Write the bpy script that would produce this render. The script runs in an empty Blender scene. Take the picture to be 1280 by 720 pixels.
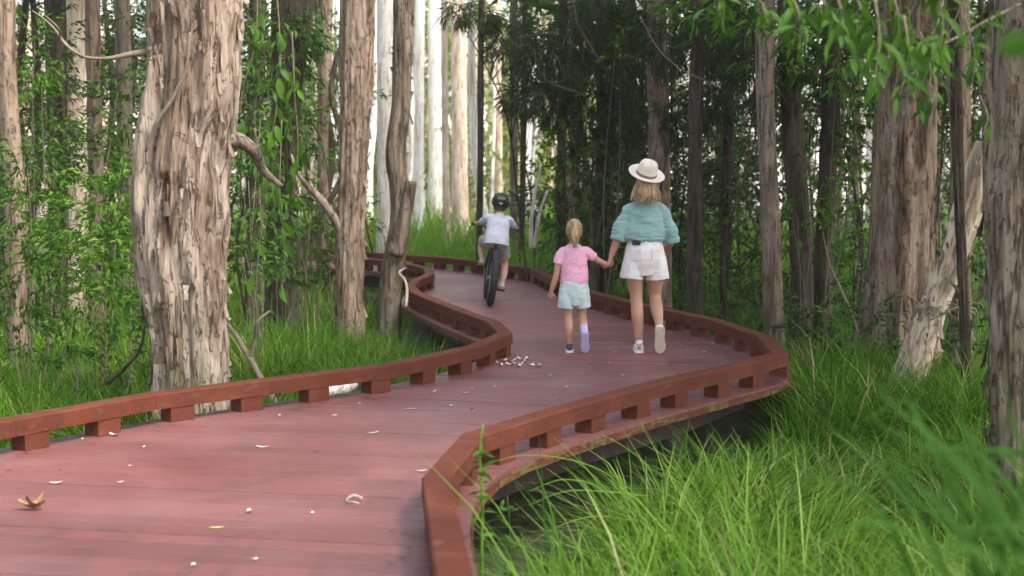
import bpy, bmesh, math, random
import numpy as np
from mathutils import Vector, Matrix

R_ = math.radians
SC = bpy.context.scene
COL = SC.collection
rnd = random.Random(11)
rng = np.random.default_rng(11)

# ------------------------------------------------------------------ camera
CAM_H = 1.6
FPX = 1800.0                       # focal length in photo pixels (1280 wide)
PITCH = math.atan(147.0 / FPX)
cam_d = bpy.data.cameras.new("camera")
cam = bpy.data.objects.new("camera", cam_d)
COL.objects.link(cam)
cam.location = (0, 0, CAM_H)
cam.rotation_euler = (math.pi / 2 - PITCH, 0, 0)
cam_d.sensor_width = 36.0
cam_d.lens = 36.0 * FPX / 1280.0
cam_d.clip_start = 0.05
cam_d.clip_end = 2000.0
cam_d.dof.use_dof = True
cam_d.dof.focus_distance = 11.0
cam_d.dof.aperture_fstop = 2.4
SC.camera = cam

# ------------------------------------------------------------------ light
SUN_EL, SUN_AZ = R_(52), R_(128)   # azimuth clockwise from +Y (north)
world = bpy.data.worlds.new("World")
SC.world = world
world.use_nodes = True
wn, wl = world.node_tree.nodes, world.node_tree.links
for n in list(wn): wn.remove(n)
sky = wn.new("ShaderNodeTexSky")
sky.sky_type = 'NISHITA'
sky.sun_disc = False
sky.sun_elevation = SUN_EL
sky.sun_rotation = SUN_AZ
sky.air_density = 1.0
sky.dust_density = 4.0
sky.ozone_density = 1.0
hs = wn.new("ShaderNodeHueSaturation")
hs.inputs['Saturation'].default_value = 0.62
bg = wn.new("ShaderNodeBackground")
bg.inputs['Strength'].default_value = 0.15
wo = wn.new("ShaderNodeOutputWorld")
wl.new(sky.outputs[0], hs.inputs['Color'])
wl.new(hs.outputs[0], bg.inputs['Color'])
wl.new(bg.outputs[0], wo.inputs['Surface'])
sun_d = bpy.data.lights.new("sun", 'SUN')
sun_d.energy = 1.5
sun_d.angle = R_(12)
sun_d.color = (1.0, 0.97, 0.93)
sun = bpy.data.objects.new("sun", sun_d)
COL.objects.link(sun)
sd = Vector((math.sin(SUN_AZ) * math.cos(SUN_EL), math.cos(SUN_AZ) * math.cos(SUN_EL), math.sin(SUN_EL)))
sun.rotation_euler = sd.to_track_quat('Z', 'Y').to_euler()
sun.location = sd * 60

SC.view_settings.view_transform = 'Standard'
SC.view_settings.look = 'None'
SC.view_settings.exposure = 2.0
SC.view_settings.gamma = 1.0
SC.view_settings.use_curve_mapping = False
SC.render.engine = 'CYCLES'
SC.cycles.use_denoising = True
SC.cycles.max_bounces = 8
SC.cycles.diffuse_bounces = 4
SC.cycles.transmission_bounces = 4
SC.cycles.transparent_max_bounces = 4

GZ = -0.6                          # forest floor below the deck

# ------------------------------------------------------------------ helpers
def at(px, py, z=None, d=None):
    """the world point seen at photo pixel (px,py) on height z or at depth d"""
    u = (px - 640) / FPX
    v = (360 - py) / FPX
    dy = math.cos(PITCH) + v * math.sin(PITCH)
    dz = -math.sin(PITCH) + v * math.cos(PITCH)
    t = (z - CAM_H) / dz if d is None else d / dy
    return Vector((u * t, dy * t, CAM_H + dz * t))

def px_x(px, d):
    return (px - 640) / FPX * d * 1.003

def _hash(ix, iy, iz, s):
    h = (ix * 374761393 + iy * 668265263 + iz * 2147483647 + s * 974634777) & 0xFFFFFFFF
    h = ((h ^ (h >> 13)) * 1274126177) & 0xFFFFFFFF
    h = h ^ (h >> 16)
    return (h & 0xFFFF) / 65535.0

def vnoise(p, s=0):
    p = np.asarray(p, float)
    i = np.floor(p).astype(np.int64)
    f = p - i
    f = f * f * (3 - 2 * f)
    r = 0
    for dx in (0, 1):
        for dy in (0, 1):
            for dz in (0, 1):
                w = (f[:, 0] if dx else 1 - f[:, 0]) * (f[:, 1] if dy else 1 - f[:, 1]) * (f[:, 2] if dz else 1 - f[:, 2])
                r = r + w * _hash(i[:, 0] + dx, i[:, 1] + dy, i[:, 2] + dz, s)
    return r * 2 - 1

def fbm(p, s=0, o=3):
    a, r = 1.0, 0
    p = np.asarray(p, float)
    for k in range(o):
        r = r + a * vnoise(p * (2 ** k), s + k * 17)
        a *= 0.5
    return r

class MB:
    """collects vertices and faces for ONE mesh"""
    def __init__(self):
        self.v, self.f, self.n = [], [], 0
    def add(self, v, f):
        v = np.asarray(v, float).reshape(-1, 3)
        self.v.append(v)
        if isinstance(f, np.ndarray):
            self.f.append(f + self.n)
        else:
            byk = {}
            for q in f: byk.setdefault(len(q), []).append(q)
            for k, q in byk.items(): self.f.append(np.asarray(q, np.int64) + self.n)
        self.n += len(v)
        return self
    def box(self, c, s, rot=None):
        v = np.array([(x, y, z) for x in (-.5, .5) for y in (-.5, .5) for z in (-.5, .5)]) * np.array(s)
        if rot is not None: v = v @ np.array(rot).T
        return self.add(v + np.array(c), [(0, 1, 3, 2), (4, 6, 7, 5), (0, 4, 5, 1), (2, 3, 7, 6), (0, 2, 6, 4), (1, 5, 7, 3)])
    def tube(self, pts, rad, seg=8, cap=True):
        v, f = tube_geo(pts, rad, seg)
        self.add(v, f)
        if cap:
            n = len(pts)
            k = self.n - len(v)
            self.f.append(np.asarray([list(range(k + seg - 1, k - 1, -1))], np.int64))
            self.f.append(np.asarray([[k + (n - 1) * seg + i for i in range(seg)]], np.int64))
        return self
    def ball(self, c, r, seg=12, ring=8):
        r = np.array(r if hasattr(r, '__len__') else (r, r, r), float)
        v, f = [], []
        for i in range(ring + 1):
            a = math.pi * i / ring
            for j in range(seg):
                b = 2 * math.pi * j / seg
                v.append((math.sin(a) * math.cos(b), math.sin(a) * math.sin(b), math.cos(a)))
        v = np.array(v)
        if True:
            v[:seg, :2] *= 0; v[-seg:, :2] *= 0
            eps = 1e-3
            for j in range(seg):
                b = 2 * math.pi * j / seg
                v[j, :2] = (eps * math.cos(b), eps * math.sin(b)); v[-seg + j, :2] = (eps * math.cos(b), eps * math.sin(b))
        for i in range(ring):
            for j in range(seg):
                k = (j + 1) % seg
                f.append((i * seg + j, (i + 1) * seg + j, (i + 1) * seg + k, i * seg + k))
        self.add(v * r + np.array(c, float), f)
        b0 = self.n - len(v)
        self.f.append(np.asarray([[b0 + j for j in range(seg)]], np.int64))
        self.f.append(np.asarray([[b0 + ring * seg + seg - 1 - j for j in range(seg)]], np.int64))
        return self
    def mesh(self, name, material=None, smooth=True):
        m = bpy.data.meshes.new(name)
        v = np.concatenate(self.v) if self.v else np.zeros((0, 3))
        tot = [f.shape[1] for f in self.f for _ in range(f.shape[0])] if sum(f.shape[0] for f in self.f) < 4000 else np.concatenate([np.full(f.shape[0], f.shape[1]) for f in self.f])
        tot = np.asarray(tot, np.int32)
        idx = np.concatenate([f.ravel() for f in self.f]).astype(np.int32)
        m.vertices.add(len(v)); m.vertices.foreach_set('co', v.astype(np.float32).ravel())
        m.loops.add(len(idx)); m.loops.foreach_set('vertex_index', idx)
        m.polygons.add(len(tot))
        st = np.zeros(len(tot), np.int32); st[1:] = np.cumsum(tot)[:-1]
        m.polygons.foreach_set('loop_start', st)
        m.polygons.foreach_set('loop_total', tot)
        m.polygons.foreach_set('use_smooth', np.full(len(tot), bool(smooth)))
        m.update(calc_edges=True)
        if material: m.materials.append(material)
        return m
    def build(self, name, material, parent=None, smooth=True):
        return link(name, self.mesh(name, material, smooth), parent)

def link(name, data, parent=None, loc=None):
    o = bpy.data.objects.new(name, data)
    COL.objects.link(o)
    if parent: o.parent = parent
    if loc is not None: o.location = loc
    return o

def tag(o, label=None, cat=None, group=None, kind=None):
    if label: o['label'] = label
    if cat: o['category'] = cat
    if group: o['group'] = group
    if kind: o['kind'] = kind
    return o

def thing(name, label, cat, loc=(0, 0, 0), group=None, rotz=0):
    o = link(name, None)
    o.location = loc
    o.rotation_euler = (0, 0, rotz)
    return tag(o, label, cat, group)

def crom(pts, n):
    """smooth curve through rows of any width (chord-length Hermite), n samples in all"""
    P = np.asarray(pts, float)
    if len(P) == 2: P = np.vstack([P[0], (P[0] + P[1]) / 2, P[1]])
    h = np.maximum(np.linalg.norm(np.diff(P[:, :3], axis=0), axis=1), 1e-9)
    s = np.concatenate([[0], np.cumsum(h)])
    dl = np.diff(P, axis=0) / h[:, None]
    m = np.zeros_like(P)
    m[1:-1] = (dl[:-1] * h[1:, None] + dl[1:] * h[:-1, None]) / (h[:-1] + h[1:])[:, None]
    m[0] = dl[0]; m[-1] = dl[-1]
    t = np.linspace(0, s[-1], n)
    i = np.clip(np.searchsorted(s, t, side='right') - 1, 0, len(h) - 1)
    H = h[i][:, None]; u = ((t - s[i]) / h[i])[:, None]
    return (P[i] * (1 + 2 * u) * (1 - u) ** 2 + m[i] * H * u * (1 - u) ** 2 + P[i + 1] * u * u * (3 - 2 * u) + m[i + 1] * H * u * u * (u - 1))

def frames(P):
    P = np.asarray(P, float)
    T = np.gradient(P, axis=0)
    T /= np.maximum(np.linalg.norm(T, axis=1)[:, None], 1e-9)
    up = np.array([0, 1, 0]) if abs(T[0][1]) < 0.9 else np.array([1.0, 0, 0])
    A = np.zeros_like(P); B = np.zeros_like(P)
    a = np.cross(up, T[0]); a /= np.linalg.norm(a)
    for i in range(len(P)):
        a = a - T[i] * np.dot(a, T[i]); a /= max(np.linalg.norm(a), 1e-9)
        A[i] = a; B[i] = np.cross(T[i], a)
    return T, A, B

def tube_geo(pts, rad, seg):
    P = np.asarray(pts, float); n = len(P)
    r = np.broadcast_to(np.asarray(rad, float), (n,)) if np.ndim(rad) < 2 else None
    T, A, B = frames(P)
    th = np.linspace(0, 2 * math.pi, seg, endpoint=False)
    if r is not None:
        ra = rb = r
    else:
        ra, rb = np.asarray(rad)[:, 0], np.asarray(rad)[:, 1]
    v = P[:, None, :] + (ra[:, None] * np.cos(th)[None])[..., None] * A[:, None, :] + (rb[:, None] * np.sin(th)[None])[..., None] * B[:, None, :]
    i = np.arange(n - 1)[:, None] * seg
    j = np.arange(seg)[None]; k = (j + 1) % seg
    f = np.stack([i + j, i + k, i + seg + k, i + seg + j], -1).reshape(-1, 4)
    return v.reshape(-1, 3), f

# ------------------------------------------------------------------ materials
class N:
    """small node-graph helper"""
    def __init__(self, name):
        self.m = bpy.data.materials.new(name)
        self.m.use_nodes = True
        self.t = self.m.node_tree
        self.t.nodes.clear()
        self.out = self.t.nodes.new('ShaderNodeOutputMaterial')
        self.b = self.t.nodes.new('ShaderNodeBsdfPrincipled')
        self.t.links.new(self.b.outputs[0], self.out.inputs['Surface'])
    def n(self, typ, **kw):
        x = self.t.nodes.new(typ)
        for k, v in kw.items(): setattr(x, k, v)
        return x
    def l(self, a, b): self.t.links.new(a, b)
    def coord(self, scale=(1, 1, 1), kind='Object'):
        c = self.n('ShaderNodeTexCoord'); m = self.n('ShaderNodeMapping')
        m.inputs['Scale'].default_value = scale
        self.l(c.outputs[kind], m.inputs['Vector'])
        return m.outputs[0]
    def noise(self, vec, scale, detail=4, rough=0.55, dist=0.0):
        x = self.n('ShaderNodeTexNoise')
        x.inputs['Scale'].default_value = scale
        x.inputs['Detail'].default_value = detail
        x.inputs['Roughness'].default_value = rough
        x.inputs['Distortion'].default_value = dist
        if vec is not None: self.l(vec, x.inputs['Vector'])
        return x.outputs['Fac']
    def ramp(self, fac, stops):
        x = self.n('ShaderNodeValToRGB')
        e = x.color_ramp.elements
        while len(e) < len(stops): e.new(0.5)
        for q, (p, c) in zip(e, stops):
            q.position = p
            q.color = (*c, 1) if len(c) == 3 else c
        self.l(fac, x.inputs[0])
        return x.outputs[0]
    def mix(self, fac, a, b, mode='MIX'):
        x = self.n('ShaderNodeMix', data_type='RGBA', blend_type=mode)
        for s, v in ((0, fac), (6, a), (7, b)):
            if hasattr(v, 'is_linked'): self.l(v, x.inputs[s])
            else: x.inputs[s].default_value = (*v, 1) if hasattr(v, '__len__') else v
        return x.outputs[2]
    def math(self, op, a, b=0.0):
        x = self.n('ShaderNodeMath', operation=op)
        for s, v in ((0, a), (1, b)):
            if hasattr(v, 'is_linked'): self.l(v, x.inputs[s])
            else: x.inputs[s].default_value = v
        return x.outputs[0]
    def bump(self, h, dist=0.01, strength=1.0):
        x = self.n('ShaderNodeBump')
        x.inputs['Distance'].default_value = dist
        x.inputs['Strength'].default_value = strength
        self.l(h, x.inputs['Height'])
        self.l(x.outputs[0], self.b.inputs['Normal'])
    def base(self, c):
        if hasattr(c, 'is_linked'): self.l(c, self.b.inputs['Base Color'])
        else: self.b.inputs['Base Color'].default_value = (*c, 1)
        return self
    def rough(self, r):
        if hasattr(r, 'is_linked'): self.l(r, self.b.inputs['Roughness'])
        else: self.b.inputs['Roughness'].default_value = r
        return self

def plain(name, c, rough=0.6, var=0.12, scale=40, metal=0.0, bump=0.0):
    g = N(name)
    v = g.noise(g.coord(), scale, 5)
    lo = tuple(x * (1 - var) for x in c); hi = tuple(min(1, x * (1 + var)) for x in c)
    g.base(g.ramp(v, [(0.3, lo), (0.7, hi)])).rough(rough)
    g.b.inputs['Metallic'].default_value = metal
    if bump: g.bump(v, bump)
    return g.m

def leafy(name, stops, trans=0.4, rough=0.45, spec=0.35):
    g = N(name)
    geo = g.n('ShaderNodeNewGeometry')
    c = g.ramp(geo.outputs['Random Per Island'], stops)
    g.base(c).rough(rough)
    g.b.inputs['Specular IOR Level'].default_value = spec
    t = g.n('ShaderNodeBsdfTranslucent')
    c2 = g.mix(1.0, c, (1.0, 1.0, 0.55), 'MULTIPLY')
    g.l(c2, t.inputs['Color'])
    m = g.n('ShaderNodeMixShader'); m.inputs[0].default_value = trans
    g.l(g.b.outputs[0], m.inputs[1]); g.l(t.outputs[0], m.inputs[2])
    g.l(m.outputs[0], g.out.inputs['Surface'])
    return g.m

def bark(name, pale, mid, dark, warm, moss=0.0, fine=1.0, bump=0.02):
    """papery bark: long vertical sheets, darker splits, warm patches where a sheet has come away"""
    g = N(name)
    long_ = g.coord((7 * fine, 7 * fine, 1.1 * fine))
    sheet = g.noise(long_, 1.0, 6, 0.62, 0.8)
    fib = g.noise(g.coord((55 * fine, 55 * fine, 5 * fine)), 1.0, 5, 0.6, 0.4)
    patch = g.noise(g.coord((4.2, 4.2, 1.7)), 1.0, 4, 0.6, 1.2)
    c = g.ramp(sheet, [(0.33, dark), (0.43, mid), (0.54, pale), (0.70, tuple(min(1, x * 1.18) for x in pale))])
    torn = g.ramp(g.noise(g.coord((9 * fine, 9 * fine, 4.5 * fine)), 1.0, 5, 0.68, 2.2), [(0.36, (0, 0, 0)), (0.43, (1, 1, 1))])
    c = g.mix(g.ramp(patch, [(0.52, (0, 0, 0)), (0.66, (1, 1, 1))]), c, g.mix(0.45, c, warm))
    split = g.ramp(g.noise(g.coord((16 * fine, 16 * fine, 1.5 * fine)), 1.0, 3, 0.5, 1.6), [(0.33, (0, 0, 0)), (0.41, (1, 1, 1))])
    c = g.mix(g.math('MULTIPLY', g.math('SUBTRACT', 1.0, split), 0.75), c, dark)
    c = g.mix(g.math('MULTIPLY', g.math('SUBTRACT', 1.0, torn), 0.6), c, g.mix(0.5, dark, warm))
    c = g.mix(0.45, c, g.ramp(fib, [(0.3, tuple(x * 0.55 for x in mid)), (0.65, pale)]), 'OVERLAY')
    if moss:
        sx = g.n('ShaderNodeSeparateXYZ'); tc = g.n('ShaderNodeTexCoord'); g.l(tc.outputs['Object'], sx.inputs[0])
        low = g.ramp(g.math('DIVIDE', sx.outputs[2], 2.0), [(0.15, (1, 1, 1)), (0.75, (0, 0, 0))])
        k = g.math('MULTIPLY', g.math('MULTIPLY', low, g.ramp(g.noise(g.coord((6, 6, 3)), 1.0, 4), [(0.4, (0, 0, 0)), (0.62, (1, 1, 1))])), moss)
        c = g.mix(k, c, (0.10, 0.12, 0.04))
    g.base(c).rough(0.88)
    g.b.inputs['Specular IOR Level'].default_value = 0.2
    h = g.math('ADD', g.math('MULTIPLY', fib, 0.45), g.math('MULTIPLY', split, 0.5))
    g.bump(g.math('ADD', g.math('ADD', h, g.math('MULTIPLY', torn, 0.6)), sheet), bump)
    return g.m

M = {}
M['bark_near'] = bark('paperbark', (0.43, 0.365, 0.305), (0.27, 0.205, 0.155), (0.07, 0.047, 0.034), (0.27, 0.185, 0.125), 0.7, 0.9, 0.03)
M['bark_mid'] = bark('paperbark_tan', (0.345, 0.275, 0.215), (0.225, 0.168, 0.124), (0.065, 0.044, 0.031), (0.25, 0.14, 0.075), 0.25, 1.2, 0.025)
M['bark_grey'] = bark('grey_bark', (0.30, 0.25, 0.20), (0.18, 0.142, 0.108), (0.05, 0.037, 0.027), (0.20, 0.14, 0.085), 0.5, 1.1, 0.025)
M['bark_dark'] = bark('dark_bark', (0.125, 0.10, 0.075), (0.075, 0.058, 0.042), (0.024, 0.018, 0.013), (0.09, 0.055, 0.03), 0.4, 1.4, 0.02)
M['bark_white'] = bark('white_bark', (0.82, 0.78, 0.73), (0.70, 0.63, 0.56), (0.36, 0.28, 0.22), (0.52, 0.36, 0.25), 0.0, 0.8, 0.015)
M['bark_peach'] = bark('peach_bark', (0.68, 0.59, 0.50), (0.54, 0.43, 0.34), (0.24, 0.17, 0.12), (0.44, 0.26, 0.15), 0.1, 0.8, 0.015)
M['twig'] = plain('twig_bark', (0.16, 0.12, 0.085), 0.85, 0.3, 30)
M['twig_pale'] = plain('dry_twig', (0.33, 0.27, 0.20), 0.85, 0.25, 30)
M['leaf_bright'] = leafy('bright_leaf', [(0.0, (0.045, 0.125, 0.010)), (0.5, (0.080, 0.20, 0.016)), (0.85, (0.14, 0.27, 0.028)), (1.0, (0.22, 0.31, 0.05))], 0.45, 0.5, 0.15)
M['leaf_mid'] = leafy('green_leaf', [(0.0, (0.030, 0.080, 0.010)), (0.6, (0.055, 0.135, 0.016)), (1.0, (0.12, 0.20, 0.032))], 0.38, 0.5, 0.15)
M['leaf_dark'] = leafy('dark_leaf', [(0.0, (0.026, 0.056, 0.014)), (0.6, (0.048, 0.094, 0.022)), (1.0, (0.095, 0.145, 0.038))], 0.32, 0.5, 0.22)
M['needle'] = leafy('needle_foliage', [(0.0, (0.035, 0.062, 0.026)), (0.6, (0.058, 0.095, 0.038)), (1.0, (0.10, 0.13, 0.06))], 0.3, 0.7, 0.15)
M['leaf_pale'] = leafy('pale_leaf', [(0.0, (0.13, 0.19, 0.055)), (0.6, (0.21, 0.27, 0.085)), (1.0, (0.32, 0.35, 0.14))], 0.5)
M['grass'] = leafy('grass_blade', [(0.0, (0.030, 0.098, 0.005)), (0.45, (0.066, 0.172, 0.008)), (0.80, (0.125, 0.250, 0.018)), (0.93, (0.20, 0.30, 0.05)), (0.96, (0.33, 0.31, 0.14)), (1.0, (0.38, 0.32, 0.18))], 0.42, 0.55, 0.10)
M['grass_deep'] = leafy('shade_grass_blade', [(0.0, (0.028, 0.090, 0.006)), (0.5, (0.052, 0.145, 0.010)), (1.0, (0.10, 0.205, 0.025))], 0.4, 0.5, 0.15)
M['reed'] = leafy('reed_blade', [(0.0, (0.11, 0.24, 0.018)), (0.6, (0.17, 0.33, 0.03)), (1.0, (0.26, 0.39, 0.07))], 0.48, 0.5, 0.15)
M['grass_lit'] = leafy('lit_grass_blade', [(0.0, (0.045, 0.130, 0.008)), (0.4, (0.105, 0.235, 0.015)), (0.75, (0.19, 0.33, 0.035)), (0.93, (0.29, 0.40, 0.09)), (0.97, (0.40, 0.38, 0.18)), (1.0, (0.42, 0.35, 0.20))], 0.42, 0.5, 0.14)  # brighter copy of the grass, the stronger light put into its colour
M['strap'] = leafy('strap_leaf', [(0.0, (0.022, 0.080, 0.008)), (0.5, (0.042, 0.125, 0.014)), (1.0, (0.09, 0.20, 0.03))], 0.35, 0.55, 0.12)

def deck_paint():
    g = N('red_deck_paint')
    oi = g.n('ShaderNodeObjectInfo')
    co = g.coord()
    big = g.noise(co, 0.9, 4, 0.6, 0.6)
    grain = g.noise(g.coord((2.5, 60, 20)), 1.0, 4, 0.6)
    spots = g.noise(co, 9, 4, 0.65)
    c = g.ramp(big, [(0.32, (0.122, 0.041, 0.038)), (0.52, (0.158, 0.055, 0.050)), (0.72, (0.192, 0.077, 0.070))])
    c = g.mix(0.16, c, g.ramp(grain, [(0.3, (0.32, 0.30, 0.30)), (0.7, (0.62, 0.62, 0.62))]), 'OVERLAY')
    c = g.mix(g.math('MULTIPLY', g.math('SUBTRACT', oi.outputs['Random'], 0.5), 1.1), c, (0.095, 0.034, 0.033))
    c = g.mix(g.ramp(spots, [(0.60, (0, 0, 0)), (0.74, (0.55, 0.55, 0.55))]), c, (0.115, 0.060, 0.055))
    st = g.noise(g.coord((1.6, 0.35, 1)), 1.1, 5, 0.7, 2.4)
    c = g.mix(g.ramp(st, [(0.55, (0, 0, 0)), (0.66, (0.5, 0.5, 0.5))]), c, (0.085, 0.042, 0.042))
    # pale scuffing where feet and wheels wear the paint
    c = g.mix(g.ramp(g.noise(g.coord((0.55, 0.9, 1)), 1.6, 5, 0.6, 0.5), [(0.5, (0, 0, 0)), (0.75, (0.4, 0.4, 0.4))]), c, (0.20, 0.112, 0.112))
    g.base(c).rough(g.ramp(big, [(0.3, (0.38,) * 3), (0.7, (0.56,) * 3)]))
    g.b.inputs['Specular IOR Level'].default_value = 0.55
    g.bump(g.math('ADD', grain, g.math('MULTIPLY', spots, 0.4)), 0.003)
    return g.m
M['deck'] = deck_paint()

def rail_paint(name, moss):
    g = N(name)
    oi = g.n('ShaderNodeObjectInfo')
    co = g.coord()
    n1 = g.noise(co, 3.0, 5, 0.6, 0.4)
    n2 = g.noise(co, 26, 4, 0.6)
    c = g.ramp(n1, [(0.3, (0.074, 0.019, 0.010)), (0.55, (0.104, 0.027, 0.013)), (0.75, (0.138, 0.044, 0.025))])
    c = g.mix(g.ramp(n2, [(0.52, (0, 0, 0)), (0.7, (0.7, 0.7, 0.7))]), c, (0.060, 0.030, 0.021))
    wr = g.noise(g.coord((3, 3, 11)), 2.2, 6, 0.72, 1.2)
    c = g.mix(g.ramp(wr, [(0.56, (0, 0, 0)), (0.68, (0.55, 0.55, 0.55))]), c, (0.15, 0.085, 0.062))
    c = g.mix(g.ramp(wr, [(0.33, (0.6, 0.6, 0.6)), (0.42, (0, 0, 0))]), c, (0.045, 0.020, 0.013))
    c = g.mix(g.math('MULTIPLY', g.math('SUBTRACT', oi.outputs['Random'], 0.4), 0.35), c, (0.115, 0.036, 0.025))
    if moss:
        st = g.noise(g.coord((5, 5, 22)), 1.0, 5, 0.65, 0.8)
        c = g.mix(g.math('MULTIPLY', g.ramp(st, [(0.46, (0, 0, 0)), (0.6, (1, 1, 1))]), moss), c, (0.13, 0.125, 0.04))
        c = g.mix(g.math('MULTIPLY', g.ramp(g.noise(g.coord((18, 18, 4)), 1.0, 3), [(0.55, (0, 0, 0)), (0.66, (1, 1, 1))]), moss), c, (0.035, 0.022, 0.015))
    g.base(c).rough(0.7)
    g.b.inputs['Specular IOR Level'].default_value = 0.14
    g.bump(n2, 0.003)
    return g.m
M['rail'] = rail_paint('red_brown_rail_paint', 0)
M['edge'] = rail_paint('mossy_deck_edge', 0.75)
M['fascia'] = rail_paint('weathered_fascia', 0.35)
M['pile'] = plain('shade_dark_timber', (0.042, 0.026, 0.019), 0.85, 0.35, 12, 0, 0.004)  # timber darkened, the shade under the deck is put into its colour

def floor_mat():
    g = N('forest_floor')
    co = g.coord()
    a = g.noise(co, 0.6, 6, 0.65)
    b = g.noise(co, 14, 5, 0.7)
    c = g.ramp(a, [(0.35, (0.045, 0.036, 0.022)), (0.55, (0.050, 0.070, 0.020)), (0.75, (0.070, 0.120, 0.026))])
    c = g.mix(g.ramp(b, [(0.5, (0, 0, 0)), (0.7, (0.8, 0.8, 0.8))]), c, (0.085, 0.062, 0.038))
    g.base(c).rough(0.95)
    g.bump(b, 0.03)
    return g.m
M['floor'] = floor_mat()

# ------------------------------------------------------------------ boardwalk layout (metres, rail centre lines)
RC = [(0.55, -3.0), (0.35, 0.5), (0.02, 3.0), (-0.2, 4.91), (-0.35, 6.52), (-0.21, 7.60), (0.26, 8.43), (0.97, 9.53), (1.64, 10.41), (2.07, 11.05), (2.15, 12.18),
      (1.94, 13.5), (1.33, 15.31), (0.95, 16.62), (0.62, 18.4), (0.33, 20.6), (-0.40, 22.2), (-1.05, 23.24), (-1.85, 24.1), (-2.65, 25.0), (-4.2, 26.7), (-6.6, 28.9)]
LC = [(-2.2, -3.0), (-2.6, 1.5), (-3.1, 4.6), (-3.42, 6.5), (-3.3, 7.5), (-2.86, 8.09), (-2.29, 9.01), (-1.67, 9.64), (-0.9, 10.41), (-0.30, 11.50), (-0.06, 12.45), (-0.17, 13.36),
      (-0.43, 14.19), (-0.75, 15.31), (-1.11, 16.63), (-1.25, 17.56), (-1.25, 18.47), (-1.12, 19.6), (-1.22, 20.75), (-1.72, 22.22), (-2.45, 23.3), (-4.6, 25.1), (-8.4, 26.9)]

def offset_poly(P, w):
    """mitred offset of a polyline; w > 0 is to the left of travel"""
    P = np.asarray(P, float)
    T = np.diff(P, axis=0); T /= np.linalg.norm(T, axis=1)[:, None]
    Nn = np.stack([-T[:, 1], T[:, 0]], 1)
    out = np.zeros_like(P)
    out[0] = P[0] + Nn[0] * w; out[-1] = P[-1] + Nn[-1] * w
    for i in range(1, len(P) - 1):
        m = Nn[i - 1] + Nn[i]; m /= np.linalg.norm(m)
        out[i] = P[i] + m * w / max(np.dot(m, Nn[i]), 0.5)
    return out

def dense(P, step=0.03):
    P = np.asarray(P, float)
    for _ in range(2):
        Q = [P[0]]
        for a, b in zip(P[:-1], P[1:]):
            Q += [a * .75 + b * .25, a * .25 + b * .75]
        Q.append(P[-1]); P = np.array(Q)
    L = np.concatenate([[0], np.cumsum(np.linalg.norm(np.diff(P, axis=0), axis=1))])
    t = np.arange(0, L[-1], step)
    return np.stack([np.interp(t, L, P[:, 0]), np.interp(t, L, P[:, 1])], 1)

EDGE_R = dense(offset_poly(RC, -0.125))
EDGE_L = dense(offset_poly(LC, 0.125))
DECK_POLY = np.vstack([EDGE_L[::4], EDGE_R[::-4]])

def in_poly(x, y, P):
    inside = np.zeros(len(x), bool)
    n = len(P)
    for i in range(n):
        x1, y1 = P[i]; x2, y2 = P[(i + 1) % n]
        c = ((y1 > y) != (y2 > y))
        xi = (x2 - x1) * (y - y1) / (y2 - y1 + 1e-12) + x1
        inside ^= c & (x < xi)
    return inside

def deck_dist(x, y):
    """rough distance to the deck edge lines"""
    E = np.vstack([EDGE_L[::5], EDGE_R[::5]])
    out = np.full(len(x), 1e9)
    for s in range(0, len(x), 4000):
        dx = x[s:s + 4000, None] - E[None, :, 0]; dy = y[s:s + 4000, None] - E[None, :, 1]
        out[s:s + 4000] = np.sqrt((dx * dx + dy * dy).min(1))
    return out

# ------------------------------------------------------------------ ground
def ground():
    xs = np.concatenate([np.linspace(-400, -30, 14), np.linspace(-28, 28, 90), np.linspace(30, 400, 14)])
    ys = np.concatenate([np.linspace(-300, -8, 10), np.linspace(-6, 60, 110), np.linspace(64, 500, 16)])
    X, Y = np.meshgrid(xs, ys)
    p = np.stack([X.ravel(), Y.ravel(), np.zeros(X.size)], 1)
    z = GZ + 0.05 * fbm(p * 0.55, 3) + 0.02 * fbm(p * 2.1, 5)
    v = np.stack([p[:, 0], p[:, 1], z], 1)
    nx = len(xs)
    i = (np.arange(len(ys) - 1)[:, None] * nx + np.arange(nx - 1)[None]).ravel()
    f = np.stack([i, i + 1, i + nx + 1, i + nx], 1)
    o = MB().add(v, f).build('ground', M['floor'])
    tag(o, 'damp forest floor under the grass and trees', None, None, 'structure')
ground()

# ------------------------------------------------------------------ boardwalk: every plank a part
walk = link('boardwalk', None)
tag(walk, 'red painted timber boardwalk winding away through the paperbark forest', None, None, 'structure')
AX = [(-0.9, -2.9, 6), (-1.25, 2, 9), (-1.5, 5, 11), (-1.5, 8.4, 11), (-1.05, 8.6, 12), (-0.1, 9.9, 17), (0.75, 11.2, 17), (1.0, 12.5, 7), (0.82, 14, -5),
      (0.2, 16.2, -13), (-0.3, 18.6, -14), (-0.55, 20.6, -20), (-1.15, 22.2, -38), (-2.15, 23.6, -50), (-3.6, 25.1, -52), (-6.6, 27.6, -52)]

def ray_poly(o, d, P):
    a, b = P[:-1], P[1:]
    e = b - a
    den = d[0] * e[:, 1] - d[1] * e[:, 0]
    w = a - o
    t = (w[:, 0] * e[:, 1] - w[:, 1] * e[:, 0]) / np.where(abs(den) < 1e-9, 1e-9, den)
    s = (w[:, 0] * d[1] - w[:, 1] * d[0]) / np.where(abs(den) < 1e-9, 1e-9, den)
    ok = (s >= 0) & (s <= 1) & (t > 0.02)
    return o + d * t[ok].min() if ok.any() else None

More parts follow.
